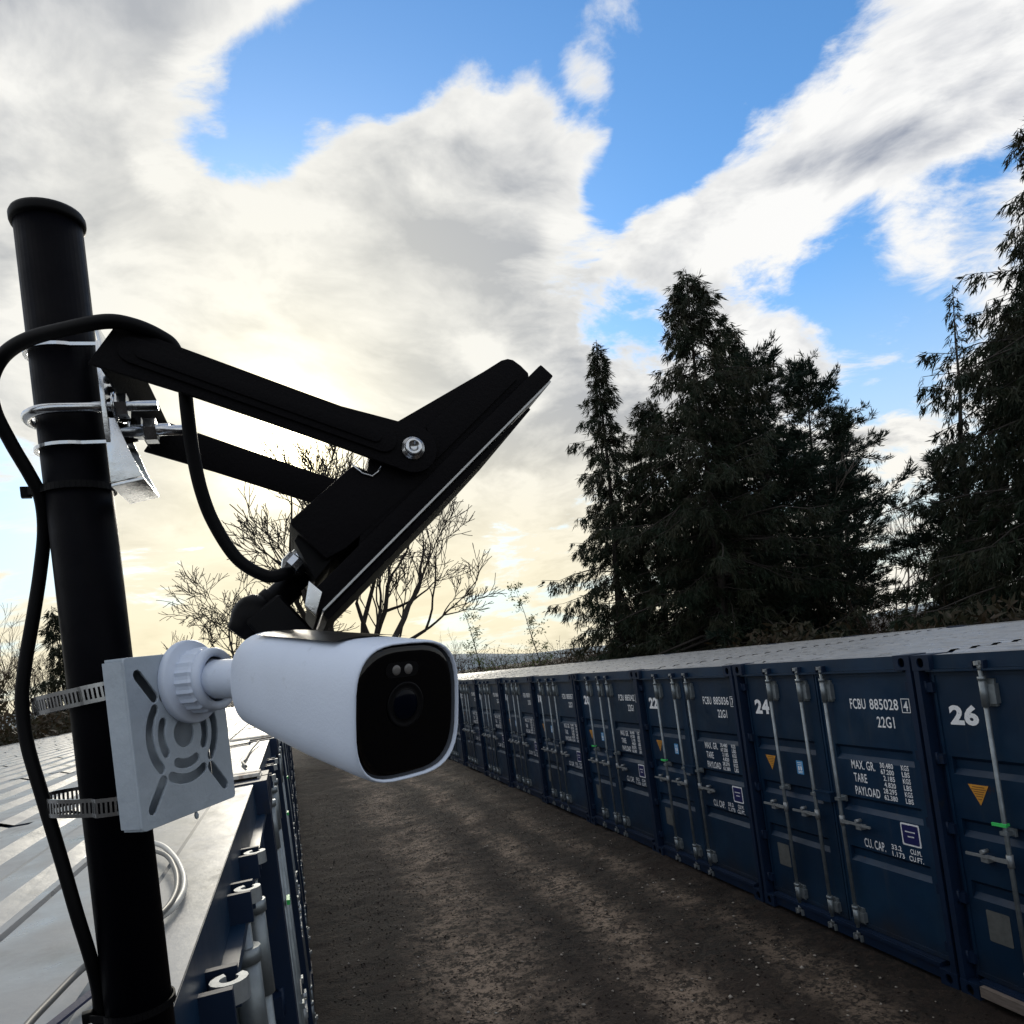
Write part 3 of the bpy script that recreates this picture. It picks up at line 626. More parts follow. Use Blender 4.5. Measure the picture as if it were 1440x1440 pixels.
MB().tube([pole_at(612)+hx*.03-hy*.004, pole_at(612)+hx*.078-hy*.004], .0036, 10).lathe([(0, 0), (.009, 0), (.009, .008), (0, .008)], pole_at(612)+hx*.047-hy*.004, hx, 6, False).build('centre_bolt', 'steel', cl, CL0)

# --- floodlight: profile lies across the lane (x, z), width runs along the rows (y)
YN, YF = -4.161, -3.985
def c1(a, b): return a/3, 280+b/3
def c2(a, b): return 360+a/3, 460+b/3
def prof(pts, Y): return [tuple(AtY(*q, Y)[[0, 2]]) for q in pts]
piv = AtY(*c2(662, 512), YN); FL0 = np.array([piv[0], (YN+YF)/2, piv[2]])
fld = empty('floodlight', FL0, 'black LED floodlight tilted on twin arms beside the sun', 'floodlight')
EX, EZ, EY = np.array([1., 0, 0]), np.array([0, 0, 1.]), np.array([0, 1., 0])
def slab(pts, y0, y1): return MB().prism(pts, (0, y0, 0), EX, EZ, EY*(y1-y0))
armp = [c1(485, 532), c1(368, 690), c1(780, 818), c1(1440, 1045)] + [c2(560, 592)]
cx_, cz_ = piv[0], piv[2]; rr = .0118
arm = prof(armp, YN); e0 = math.atan2(arm[-1][1]-cz_, arm[-1][0]-cx_)
end_top = AtY(*c2(600, 408), YN)[[0, 2]]; e1 = math.atan2(end_top[1]-cz_, end_top[0]-cx_)
rad = .0165
arc = [(cx_+rad*math.cos(a), cz_+rad*math.sin(a)) for a in np.linspace(R_(-118), R_(62), 13)]
arm_poly = arm[:4]+arc+prof([c1(1440, 872), c1(715, 606), c1(520, 533)], YN)
# rib pressed into the arm (long rounded ridge)
ra, rb_ = AtY(*c1(560, 640), YN)[[0, 2]], AtY(*c2(540, 478), YN)[[0, 2]]
rd = unit(rb_-ra); rn = np.array([-rd[1], rd[0]])
def stadium(a, b, w, n=8):
    d = unit(b-a); th = math.atan2(d[1], d[0]); p = [tuple(b+w*np.array([math.cos(th+t), math.sin(th+t)])) for t in np.linspace(-math.pi/2, math.pi/2, n)]
    return p+[tuple(a+w*np.array([math.cos(th+t), math.sin(th+t)])) for t in np.linspace(math.pi/2, 3*math.pi/2, n)]
for s, Y in ((-1, YN), (1, YF)):
    y0, y1 = (Y, Y+.0035) if s < 0 else (Y-.0035, Y)
    a_ = slab(arm_poly, y0, y1).build('arm', 'blackmetal', fld, FL0, .0008)
    yo = Y+s*.0022
    mb = MB(); 
    mb.prism(stadium(ra, rb_, .0085), (0, y0 if s < 0 else y1, 0), EX, EZ, EY*(s*.0022)); mb.build('arm_rib', 'blackmetal', a_, FL0, .0012)
    mb = MB(); mb.prism(stadium(ra+rd*.006, rb_-rd*.006, .0042), (0, (y0 if s < 0 else y1)+s*.0022, 0), EX, EZ, EY*(s*.0014)); mb.build('rib_crest', 'blackmetal', a_, FL0, .0007)
    bo = MB(); bo.lathe([(.0, 0), (.0078, 0), (.0078, .0012), (.0058, .0014), (.0058, .0045), (.0053, .0052), (.0034, .0052), (.0030, .0025), (0, .0025)], (cx_, y0 if s < 0 else y1, cz_), (0, s, 0), 28); bo.build('pivot_bolt', 'steel', fld, FL0)
# crossbar of the yoke behind the clamp
cb = prof([c1(500, 540), c1(400, 675)], YN); d_ = unit(np.array(cb[1])-np.array(cb[0])); nrm = np.array([-d_[1], d_[0]])
q0, q1 = np.array(cb[0]), np.array(cb[1])
slab([tuple(q0), tuple(q1), tuple(q1+nrm*.003), tuple(q0+nrm*.003)], YN+.0036, YF-.0036).build('yoke_bar', 'blackmetal', fld, FL0, .0006)
# body
BN, BF = YN+.006, YF-.006
fr1 = prof([c2(1208, 150), c2(1262, 212), c2(268, 1215), c2(215, 1075)], BN)
T1, T2, B2, B1 = [np.array(q) for q in fr1]
sd_ = unit(T2-B2); sn = np.array([-sd_[1], sd_[0]])              # along the panel, and out of its back
if np.dot(sn, T1-T2) < 0: sn = -sn
TH = np.dot(T1-T2, sn)
Lp = np.linalg.norm(T2-B2)
def bp_(a, b): return tuple(B2+sd_*a+sn*b)
slab([bp_(0, .0015), bp_(Lp, .0015), bp_(Lp-.001, TH), bp_(.004, TH)], BN, BF).build('front_frame', 'blackmetal', fld, FL0, .0016)
slab([bp_(.004, -.0002), bp_(Lp-.004, -.0002), bp_(Lp-.004, .0013), bp_(.004, .0013)], BN+.001, BF-.001).build('glass', 'glass', fld, FL0, .0004)
mb = MB()
mb.prism([bp_(.002, -.006), bp_(Lp*.62, -.0055), bp_(Lp-.03, -.0035), bp_(Lp-.03, -.0014), bp_(.002, -.0014)], (0, BN+.004, 0), EX, EZ, EY*(BF-BN-.008)); mb.build('front_bezel', 'blackmetal', fld, FL0, .0006)
bk = prof([c2(1150, 192), c2(1118, 160), c2(1085, 136), c2(1062, 131), c2(1035, 138), c2(960, 185), c2(585, 402), c2(480, 520), c2(400, 620), c2(470, 850)], BN+.003)
low_ = [bp_(Lp*.18, TH*.6), bp_(Lp*.93, TH*.6)]
bkp = [tuple(q) for q in bk]
slab([bkp[0], bkp[1], bkp[2], bkp[3], bkp[4], bkp[5], bkp[6], bkp[7], low_[0], low_[1]], BN+.003, BF-.003).build('rear_housing', 'blackmetal', fld, FL0, .0022)
fin = prof([c2(1105, 215), c2(1000, 185), c2(940, 215), c2(720, 420), c2(760, 560)], BN)
slab([tuple(q) for q in fin], BN+.0008, BN+.003).build('side_cheek', 'blackmetal', fld, FL0, .0008)
dbox = prof([c2(415, 575), c2(392, 592), c2(150, 805), c2(143, 822), c2(150, 836), c2(298, 975), c2(380, 930), c2(680, 670), c2(600, 640), c2(470, 600)], BN)
slab([tuple(q) for q in dbox], BN+.0025, BF-.03).build('driver_box', 'blackmetal', fld, FL0, .0020)
rim = prof([c2(405, 578), c2(447, 614), c2(490, 628), c2(515, 610), c2(528, 585)], BN+.001)
MB().tube([(q[0], BN+.0015, q[1]) for q in rim], .0006, 6).build('cover_edge', 'steel', fld, FL0)
# lower clip and cable gland
clp = prof([c2(222, 1075), c2(278, 1122), c2(252, 1220), c2(205, 1178)], BN+.002)
slab([tuple(q) for q in clp], BN-.004, BN+.004).build('glass_clip', 'steel', fld, FL0, .0006)
GLP = AtY(*c2(200, 962), BN+.045); gdir = unit(AtY(*c2(120, 1035), BN+.045)-AtY(*c2(215, 935), BN+.045))
MB().lathe([(0, -.008), (.0085, -.008), (.0085, -.002), (.0075, -.002), (.0075, .004), (.0088, .005), (.0088, .012), (.006, .016), (.0045, .018), (0, .018)], GLP, gdir, 12, False).build('cable_gland', 'steel', fld, FL0)
pl = prof([c2(178, 880), c2(320, 985), c2(250, 1075), c2(160, 910)], BN+.02)
slab([tuple(q) for q in pl], BN+.012, BF-.04).build('gland_plate', 'blackplastic', fld, FL0, .001)
# motion sensor on a stalk below
SY = BN+.055
s0, s1 = AtY(*c2(205, 1040), SY), AtY(*c2(15, 1215), SY)
st = MB(); st.tube([s0, s0+(s1-s0)*.25, s0+(s1-s0)*.27, s0+(s1-s0)*.62, s0+(s1-s0)*.64, s1], [.0075, .0075, .0098, .0098, .0115, .0115], 24); st.build('sensor_stalk', 'blackplastic', fld, FL0)
h0 = AtY(*c2(-5, 1225), SY-.004)
MB().lathe([(.0, -.0165), (.006, -.0152), (.0115, -.0118), (.0148, -.006), (.0158, 0), (.0148, .006), (.012, .0115), (.011, .016), (.0, .017)], h0, unit(s1-s0+np.array([0, 0, -.01])), 32).build('sensor_joint', 'blackplastic', fld, FL0)
h1 = AtY(*c2(95, 1262), SY-.004)
hd_ = unit(AtY(*c2(160, 1330), SY)-AtY(*c2(30, 1190), SY))
sx_, sy_, sz_ = frame_from(hd_, (0, 1, 0))
MB().box(h1+hd_*.004, (.034, .030, .040), (sx_, sy_, sz_)).build('sensor_head', 'blackplastic', fld, FL0, .005, 3)

# --- steel bands and mounting plate
PD = .45
u_w = unit(np.array([AR*.29+AF*.956])[0]); up_ = unit(pax); u_w = unit(u_w-up_*np.dot(u_w, up_)); p_n = np.cross(u_w, up_)     # along the plate, up, outwards
if np.dot(p_n, AR) < 0: p_n = -p_n
PC = W(259, 1031, .505); PW_, PH_ = .090, .1105
plate = empty('mounting_plate', PC-p_n*.014-up_*PH_/2, 'grey-white slotted metal mounting plate strapped to the pole', 'mounting plate'); PL0 = np.array(plate.location)
def slot(c, l, w, ang, n=5):
    a = R_(ang); d = np.array([math.cos(a), math.sin(a)]); nn = np.array([-d[1], d[0]]); c = np.array(c); p = []
    for t in np.linspace(-90, 90, n): p.append(tuple(c+d*(l/2-w/2)+w/2*(d*math.cos(R_(t))+nn*math.sin(R_(t)))))
    for t in np.linspace(90, 270, n): p.append(tuple(c-d*(l/2-w/2)+w/2*(d*math.cos(R_(t))+nn*math.sin(R_(t)))))
    return p
def arcslot(r, w, a0, a1, n=8):
    p = [((r+w/2)*math.cos(R_(a)), (r+w/2)*math.sin(R_(a))) for a in np.linspace(a0, a1, n)]
    e = np.array([r*math.cos(R_(a1)), r*math.sin(R_(a1))]); 
    p += [tuple(e+w/2*np.array([math.cos(R_(a1+t)), math.sin(R_(a1+t))])) for t in (45, 90, 135)]
    p += [((r-w/2)*math.cos(R_(a)), (r-w/2)*math.sin(R_(a))) for a in np.linspace(a1, a0, n)]
    e = np.array([r*math.cos(R_(a0)), r*math.sin(R_(a0))])
    p += [tuple(e+w/2*np.array([math.cos(R_(a0+t)), math.sin(R_(a0+t))])) for t in (225, 270, 315)]
    return p
holes = [[(.0095*math.cos(t), .0095*math.sin(t)) for t in np.linspace(0, 2*math.pi, 20, endpoint=False)]]
for ang in (0, 90, 180, 270):
    w1, w2 = (30, 40) if ang in (0, 180) else (26, 30)
    holes += [arcslot(.0205, .0064, ang-w1, ang+w1), arcslot(.0308, .0066, ang-w2, ang+w2)]
for sx in (-1, 1):
    for sy in (-1, 1): holes.append(slot((sx*.0290, sy*.0355), .027, .0072, 45*sx*sy+sy*sx*8))
def plate_mesh():
    bm = bmesh.new()
    def loop(pts):
        vs = [bm.verts.new((p[0], p[1], 0)) for p in pts]
        return [bm.edges.new((vs[i], vs[(i+1) % len(vs)])) for i in range(len(vs))]
    es = loop(rrect(PW_, PH_, .003, 3))
    for h in holes: es += loop(h)
    bmesh.ops.triangle_fill(bm, use_beauty=True, edges=es, use_dissolve=False)
    def inside(p, poly):
        c = False; n = len(poly)
        for i in range(n):
            x1, y1 = poly[i]; x2, y2 = poly[(i+1) % n]
            if (y1 > p[1]) != (y2 > p[1]) and p[0] < (x2-x1)*(p[1]-y1)/(y2-y1)+x1: c = not c
        return c
    kill = [f for f in bm.faces if any(inside(f.calc_center_median()[:2], h) for h in holes)]
    bmesh.ops.delete(bm, geom=kill, context='FACES_ONLY')
    bmesh.ops.recalc_face_normals(bm, faces=bm.faces)
    r = bmesh.ops.extrude_face_region(bm, geom=list(bm.faces)); 
    for v in r['geom']:
        if isinstance(v, bmesh.types.BMVert): v.co.z -= .0018
    bmesh.ops.recalc_face_normals(bm, faces=bm.faces)
    return bm
bm = plate_mesh(); me = bpy.data.meshes.new('face_plate'); 
# plate coordinates: x along the plate away from us, y up, z outwards
MP = Matrix(((u_w[0], up_[0], p_n[0], PC[0]-PL0[0]), (u_w[1], up_[1], p_n[1], PC[1]-PL0[1]), (u_w[2], up_[2], p_n[2], PC[2]-PL0[2]), (0, 0, 0, 1)))
bm.transform(MP)
if MP.to_3x3().determinant() < 0: bmesh.ops.reverse_faces(bm, faces=bm.faces)
bmesh.ops.recalc_face_normals(bm, faces=bm.faces)
bm.to_mesh(me); bm.free(); me.materials.append(MT['plate']); fp = bpy.data.objects.new('face_plate', me); COL.objects.link(fp); fp.parent = plate
bv = fp.modifiers.new('bevel', 'BEVEL'); bv.width = .0005; bv.segments = 2; bv.limit_method = 'ANGLE'
def pp(x, y, z): return PC+u_w*x+up_*y+p_n*z
fw = PW_/2; fh = PH_/2
for nm, c, d in (('side_flange', pp(-fw+.001, 0, -.0095), (.002, PH_-.004, .0155)), ('side_flange', pp(fw-.001, 0, -.0095), (.002, PH_-.004, .0155)), ('top_flange', pp(0, fh-.001, -.0095), (PW_-.0045, .002, .0155)), ('bottom_flange', pp(0, -fh+.001, -.0095), (PW_-.0045, .002, .0155))):
    MB().box(c, d, (u_w, up_, p_n)).build(nm, 'plate', plate, PL0, .0005)
MB().box(pp(0, 0, -.0178), (PW_-.004, PH_-.004, .0012), (u_w, up_, p_n)).build('back_sheet', 'plate', plate, PL0)
for k, (x, y) in enumerate(((.006, -fh-.002),)):
    MB().lathe([(0, -.004), (.0012, -.003), (.0016, -.001), (.001, .001), (0, .002)], pp(x, y, -.003), up_, 8).build('water_drop', 'plate', plate, PL0)

def band(y_px, name, label, tilt, back):
    """perforated worm-drive band: loops round the pole and out past it to the left"""
    c0 = pole_at(y_px); root = empty(name, c0, label, 'band clamp', 'steel bands holding the mounting plate'); B0 = np.array(root.location)
    a2 = p_n; b2 = u_w      # outward from the plate, along the plate
    ax = unit(up_+tilt*AR*1.0)
    # egg-shaped loop: tight on the plate side, slack on the far left side
    pts = []
    xe = .028; L0 = back
    lx = -unit(AR-up_*np.dot(AR, up_))
    n_ = 48
    for k in range(n_):
        t = 2*math.pi*k/n_
        ct, sn_ = math.cos(t), math.sin(t)
        e = (L0 if ct < 0 else .034)
        pts.append((ct*e, sn_*(.0285+.004*(ct > 0))))
    fx = -lx; fy = unit(np.cross(ax, fx)); fx = np.cross(fy, ax)
    hw = .0062; vs = []; fs = []; inner = .0007
    mbn = MB(); 
    seg = []
    # resample by arc length
    P_ = np.array(pts+[pts[0]]); dl = np.linalg.norm(np.diff(P_, axis=0), axis=1); cum = np.concatenate([[0], np.cumsum(dl)]); tot = cum[-1]
    ns = 2*int(tot/.0014/2)
    S = [np.array([np.interp(tot*i/ns, cum, P_[:, 0]), np.interp(tot*i/ns, cum, P_[:, 1])]) for i in range(ns)]
    for i in range(ns):
        a, b_ = S[i], S[(i+1) % ns]; t = unit(np.append(b_-a, 0))[:2]; nn = np.array([t[1], -t[0]])
        A_, B_ = c0+fx*a[0]+fy*a[1], c0+fx*b_[0]+fy*b_[1]; N_ = fx*nn[0]+fy*nn[1]
        rows = [(-hw, -.0036), (.0036, hw)] if i % 2 else [(-hw, hw)]
        for z0, z1 in rows:
            q = [A_+ax*z0, B_+ax*z0, B_+ax*z1, A_+ax*z1]; q2 = [w-N_*inner for w in q]
            mbn.add(q+q2, [(0, 1, 2, 3), (7, 6, 5, 4), (0, 4, 5, 1), (2, 6, 7, 3), (0, 3, 7, 4), (1, 5, 6, 2)])
    mbn.build('strap', 'stainless', root, B0)
    MB().box(c0+fx*.020+fy*.033, (.022, .010, .013), (fx, fy, ax)).tube([c0+fx*.006+fy*.036, c0+fx*.036+fy*.036], .0042, 10).build('worm_screw', 'stainless', root, B0, .0)
    return root
band(974, 'band_clamp', 'slotted steel band round the pole at the top of the plate', -.10, .047)
band(1122, 'band_clamp', 'slotted steel band round the pole at the bottom of the plate', .05, .050)

# --- security camera
RC, FC = W(377, 957, .452), W(577, 999, .362)
sc_ = empty('security_camera', W(268, 958, .482), 'white bullet security camera with black face, mounted on the slotted plate', 'security camera'); S0 = np.array(sc_.location)
ax_ = unit(FC-RC); rt = unit(np.cross(ax_, EZ)); upc = np.cross(rt, ax_); CL_ = np.linalg.norm(FC-RC)
def section(w, h, n=40, e=2.9):
    out = []
    for k in range(n):
        t = 2*math.pi*k/n; c, s = math.cos(t), math.sin(t)
        out.append((math.copysign(abs(c)**(2/e), c)*w/2, math.copysign(abs(s)**(2/e), s)*h/2))
    return out
def loft(secs, cap0=True, cap1=True):
    mb = MB(); n = len(secs[0][3]) if False else 40
    for (t, w, h, dz, e) in secs:
        for x, y in section(w, h, n, e): mb.v.append(tuple(RC+ax_*t+rt*x+upc*(y+dz)))
    for i in range(len(secs)-1):
        for k in range(n):
            k2 = (k+1) % n; mb.f.append((i*n+k, i*n+k2, (i+1)*n+k2, (i+1)*n+k)); mb.sm.append(True)
    if cap0: mb.f.append(tuple(range(n))[::-1]); mb.sm.append(True)
    if cap1: mb.f.append(tuple((len(secs)-1)*n+k for k in range(n))); mb.sm.append(False)
    return mb
FW, FH = .0670, .0690
loft([(-.001, .034, .036, .003, 2.3), (.0005, .044, .045, .003, 2.4), (.004, .0525, .0530, .0028, 2.6), (.010, .0570, .0575, .0025, 2.8), (.04, .0605, .0615, .002, 3.0), (.08, .0640, .0658, .0008, 3.2), (CL_-.010, FW-.0003, FH-.0003, 0, 3.3), (CL_-.003, FW, FH, 0, 3.3), (CL_-.0008, FW-.0006, FH-.0006, 0, 3.3), (CL_, FW-.0016, FH-.0016, 0, 3.3), (CL_-.0004, FW-.0030, FH-.0030, 0, 3.3), (CL_-.004, FW-.0036, FH-.0036, 0, 3.3)], True, False).build('housing', 'white', sc_, S0)
loft([(CL_-.006, FW-.0034, FH-.0034, 0, 3.3), (CL_-.0022, FW-.0036, FH-.0036, 0, 3.3), (CL_-.0016, FW-.0042, FH-.0042, 0, 3.3), (CL_-.0014, FW-.012, FH-.012, 0, 3.0)], False, True).build('face', 'gloss', sc_, S0)
def fcp(x, y, z=0): return FC+rt*x+upc*y+ax_*(z-.0014)
LC = fcp(.002, .003)
lens = MB(); lens.lathe([(.0112, .0), (.0114, .0004), (.0108, .0006), (.0098, .0003), (.0080, .0001), (.0076, .0003)], LC, ax_, 36).build('lens_ring', 'blackplastic', sc_, S0)
MB().lathe([(.0074, .0002), (.006, .0007), (.003, .0011), (0, .0012)], LC, ax_, 36).build('lens', 'lens', sc_, S0)
for x in (-.0032, .0042):
    MB().lathe([(.0027, .0), (.0024, .0006), (.0012, .0008), (0, .0009)], fcp(x+.0035, .0205), ax_, 16).build('spotlight', 'led', sc_, S0)
mb = MB(); mb.prism(rrect(.0205, .0074, .0036), fcp(.0040, .0205, .00005), rt, upc, ax_*.00025); mb.build('light_window', 'blackplastic', sc_, S0)
# solar panel let into the top
tp = MB(); secs_ = []
for i, t in enumerate(np.linspace(.022, CL_-.030, 9)):
    h_ = .0572+(FH-.0572)*(t-.010)/(CL_-.02); dz = .0026*(1-(t-.01)/(CL_-.02)); w_ = .0195+.004*i/8
    for k, x in enumerate(np.linspace(-1, 1, 7)): tp.v.append(tuple(RC+ax_*t+rt*x*w_+upc*(h_/2+dz+.0009-.0016*abs(x)**3)))
for i in range(8):
    for k in range(6): tp.f.append((i*7+k, i*7+k+1, (i+1)*7+k+1, (i+1)*7+k)); tp.sm.append(True)
tp.build('solar_panel', 'solar', sc_, S0)
MB().lathe([(0, .002), (.0042, .002), (.0042, -.0018), (.002, -.0028), (0, -.003)], RC+ax_*(CL_-.014)-upc*(FH/2-.0003), upc, 14).build('microphone_bump', 'white', sc_, S0)
# mount: base disc, fluted collar, ball neck
MBASE = pp(.0095, .0345, 0); md = p_n
mbx, mby, mbz = frame_from(md, up_)
mt_c = MBASE
bs = MB(); bs.lathe([(0, .0), (.0285, .0), (.0290, .001), (.0290, .0045), (.0278, .006), (.0225, .0064), (.0215, .0085), (.0, .0085)], mt_c, md, 48); bs.build('mount_base', 'white', sc_, S0)
mb = MB(); n_ = 60
pf = [(.0205, .0066), (.0222, .0078), (.0222, .0185), (.0208, .0205)]
for r0, h0_ in pf:
    for k in range(n_):
        t = 2*math.pi*k/n_; r_ = r0+(.0006 if (k % 3 == 0) else -.0004)*(1 if .008 > h0_-.0002 or True else 0)
        mb.v.append(tuple(mt_c+md*h0_+(mbx*math.cos(t)+mby*math.sin(t))*r_))
for i in range(len(pf)-1):
    for k in range(n_):
        k2 = (k+1) % n_; mb.f.append((i*n_+k, i*n_+k2, (i+1)*n_+k2, (i+1)*n_+k)); mb.sm.append(False)
mb.build('fluted_collar', 'white', sc_, S0)
MB().lathe([(.0210, .0200), (.0216, .0212), (.0216, .0240), (.0200, .0258), (.0165, .0262), (.0155, .0235)], mt_c, md, 48).build('collar_lip', 'white', sc_, S0)
j0 = mt_c+md*.020
MB().lathe([(.0, -.0135), (.008, -.0115), (.012, -.0075), (.0140, 0), (.0130, .006)], j0, md, 32).build('ball_joint', 'white', sc_, S0)
nk1 = RC+ax_*.003+upc*.002
MB().tube([j0+(nk1-j0)*.05, j0+(nk1-j0)*.3, j0+(nk1-j0)*.6, nk1], [.0132, .0132, .0130, .0134], 32).build('neck', 'white', sc_, S0)

# --- cables and ties
def bez(pts, n=10):
    P_ = [np.array(q, float) for q in pts]; P_ = [2*P_[0]-P_[1]]+P_+[2*P_[-1]-P_[-2]]; out = []
    for i in range(1, len(P_)-2):
        a, b_, c_, d_ = P_[i-1:i+3]
        for k in range(n):
            t = k/n; out.append(.5*((2*b_)+(-a+c_)*t+(2*a-5*b_+4*c_-d_)*t*t+(-a+3*b_-3*c_+d_)*t**3))
    out.append(P_[-2]); return out
def cable(name, pts, r, m, label, n=12):
    path = bez(pts); off = path[0]; o = MB().tube(path, r, n).build(name, m, None, off); o.location = tuple(map(float, off)); return tag(o, label, 'cable')
cable('power_cable', [GLP+gdir*.016, W(402, 806, .505), W(375, 810, .500), W(335, 787, .495), W(302, 738, .49), W(283, 690, .485), W(270, 630, .48), W(263, 575, .475), W(258, 530, .472), W(245, 490, .468), W(225, 473, .462), W(190, 458, .452), W(150, 452, .445), W(95, 462, .45), W(40, 477, .46), W(5, 500, .47), W(-12, 535, .475), W(-8, 575, .48), W(15, 622, .488), W(42, 668, .496), W(57, 700, .502), W(62, 745, .508), W(57, 800, .510), W(48, 860, .508), W(36, 930, .505), W(31, 985, .502), W(38, 1045, .500), W(58, 1115, .498), W(85, 1205, .497), W(108, 1285, .497), W(128, 1350, .502), W(139, 1400, .510), W(139, 1450, .512), W(130, 1530, .52)], .0044, 'rubber', 'thick black cable looping from floodlight gland down beside the pole')
for y_px, lab, kx in ((690, 'black cable tie holding the cable high on the pole', 63), (1412, 'black cable tie holding the cable near the pole foot', 143)):
    c0 = pole_at(y_px); r = empty('cable_tie', c0, lab, 'cable tie', 'black cable ties on the pole'); Z0 = np.array(r.location)
    lx = W(kx, y_px+(12 if y_px < 1000 else 0), .505)-c0; lx = lx-pax*np.dot(lx, pax); lx_n = unit(lx); ly = np.cross(pax, lx_n)
    mb = MB(); pth = []
    for k in range(33):
        t = R_(-150+300*k/32)+math.pi; pth.append(c0+lx_n*math.cos(t)*(PR+.0011)+ly*math.sin(t)*(PR+.0011))
    pth = [c0+lx_n*(PR+.009)-ly*.0052]+pth[::1]+[c0+lx_n*(PR+.009)+ly*.0052]
    pth = [c0+lx_n*(PR+.0085)+ly*.0048*s for s in (0,)]+[c0+lx_n*math.cos(t)*(PR+.0011)+ly*math.sin(t)*(PR+.0011) for t in np.linspace(R_(22), R_(338), 40)]+[c0+lx_n*(PR+.0085)-ly*.0048]
    for a, b_ in zip(pth, pth[1:]):
        t = unit(b_-a); nn = np.cross(pax, t); q = [a-pax*.0024, b_-pax*.0024, b_+pax*.0024, a+pax*.0024]; mb.add(q+[w-nn*.0012 for w in q], [(0, 1, 2, 3), (7, 6, 5, 4), (0, 4, 5, 1), (2, 6, 7, 3), (0, 3, 7, 4), (1, 5, 6, 2)])
    mb.build('strap', 'blackplastic', r, Z0)
    MB().box(c0+lx_n*(PR+.0105)-ly*.004, (.0065, .006, .0075), (lx_n, ly, pax)).build('tie_head', 'blackplastic', r, Z0, .0008)
RZ = 2.622
def roofp(x, y, lift=.0): p = AtZ(x, y, RZ+lift); return p
cable('grey_cable', [roofp(128, 1352, .012), roofp(105, 1372, .006), roofp(70, 1408, .004), roofp(40, 1440, .004), roofp(0, 1490, .004)], .0042, 'greycable', 'grey cable lying on the pale roof left of the pole')
cable('pale_cable', [roofp(190, 1182, .006), roofp(225, 1188, .006), roofp(245, 1205, .006), roofp(257, 1228, .006), roofp(258, 1250, .006), roofp(248, 1270, .006), roofp(232, 1285, .006), roofp(205, 1300, .006)], .0055, 'palecable', 'pale coiled cable on the roof right of the pole')
cable('coil_cable', [roofp(200, 1192, .006), roofp(232, 1202, .014), roofp(246, 1222, .014), roofp(249, 1245, .014), roofp(241, 1268, .014), roofp(222, 1290, .014), roofp(208, 1303, .006)], .0045, 'greycable', 'darker inner loop of coiled cable right of the pole')
cable('roof_wire', [roofp(364, 1042, .02), roofp(352, 1056, .006), roofp(345, 1068, .006), roofp(341, 1072, .006), roofp(346, 1078, .006)], .006, 'greycable', 'thin wire on the roof beside the second joint')
stp = MB(); q = [roofp(140, 1388, .004), roofp(72, 1442, .004)]; dd = unit(q[1]-q[0]); wn = unit(np.cross(dd, EZ))
stp.box((q[0]+q[1])/2+dd*.02, (np.linalg.norm(q[1]-q[0])+.06, .012, .003), (dd, wn, EZ)); o = stp.build('strap', 'strap', None, q[0]); o.location = tuple(map(float, q[0])); tag(o, 'dark navy webbing strap on the roof at the pole foot', 'strap')

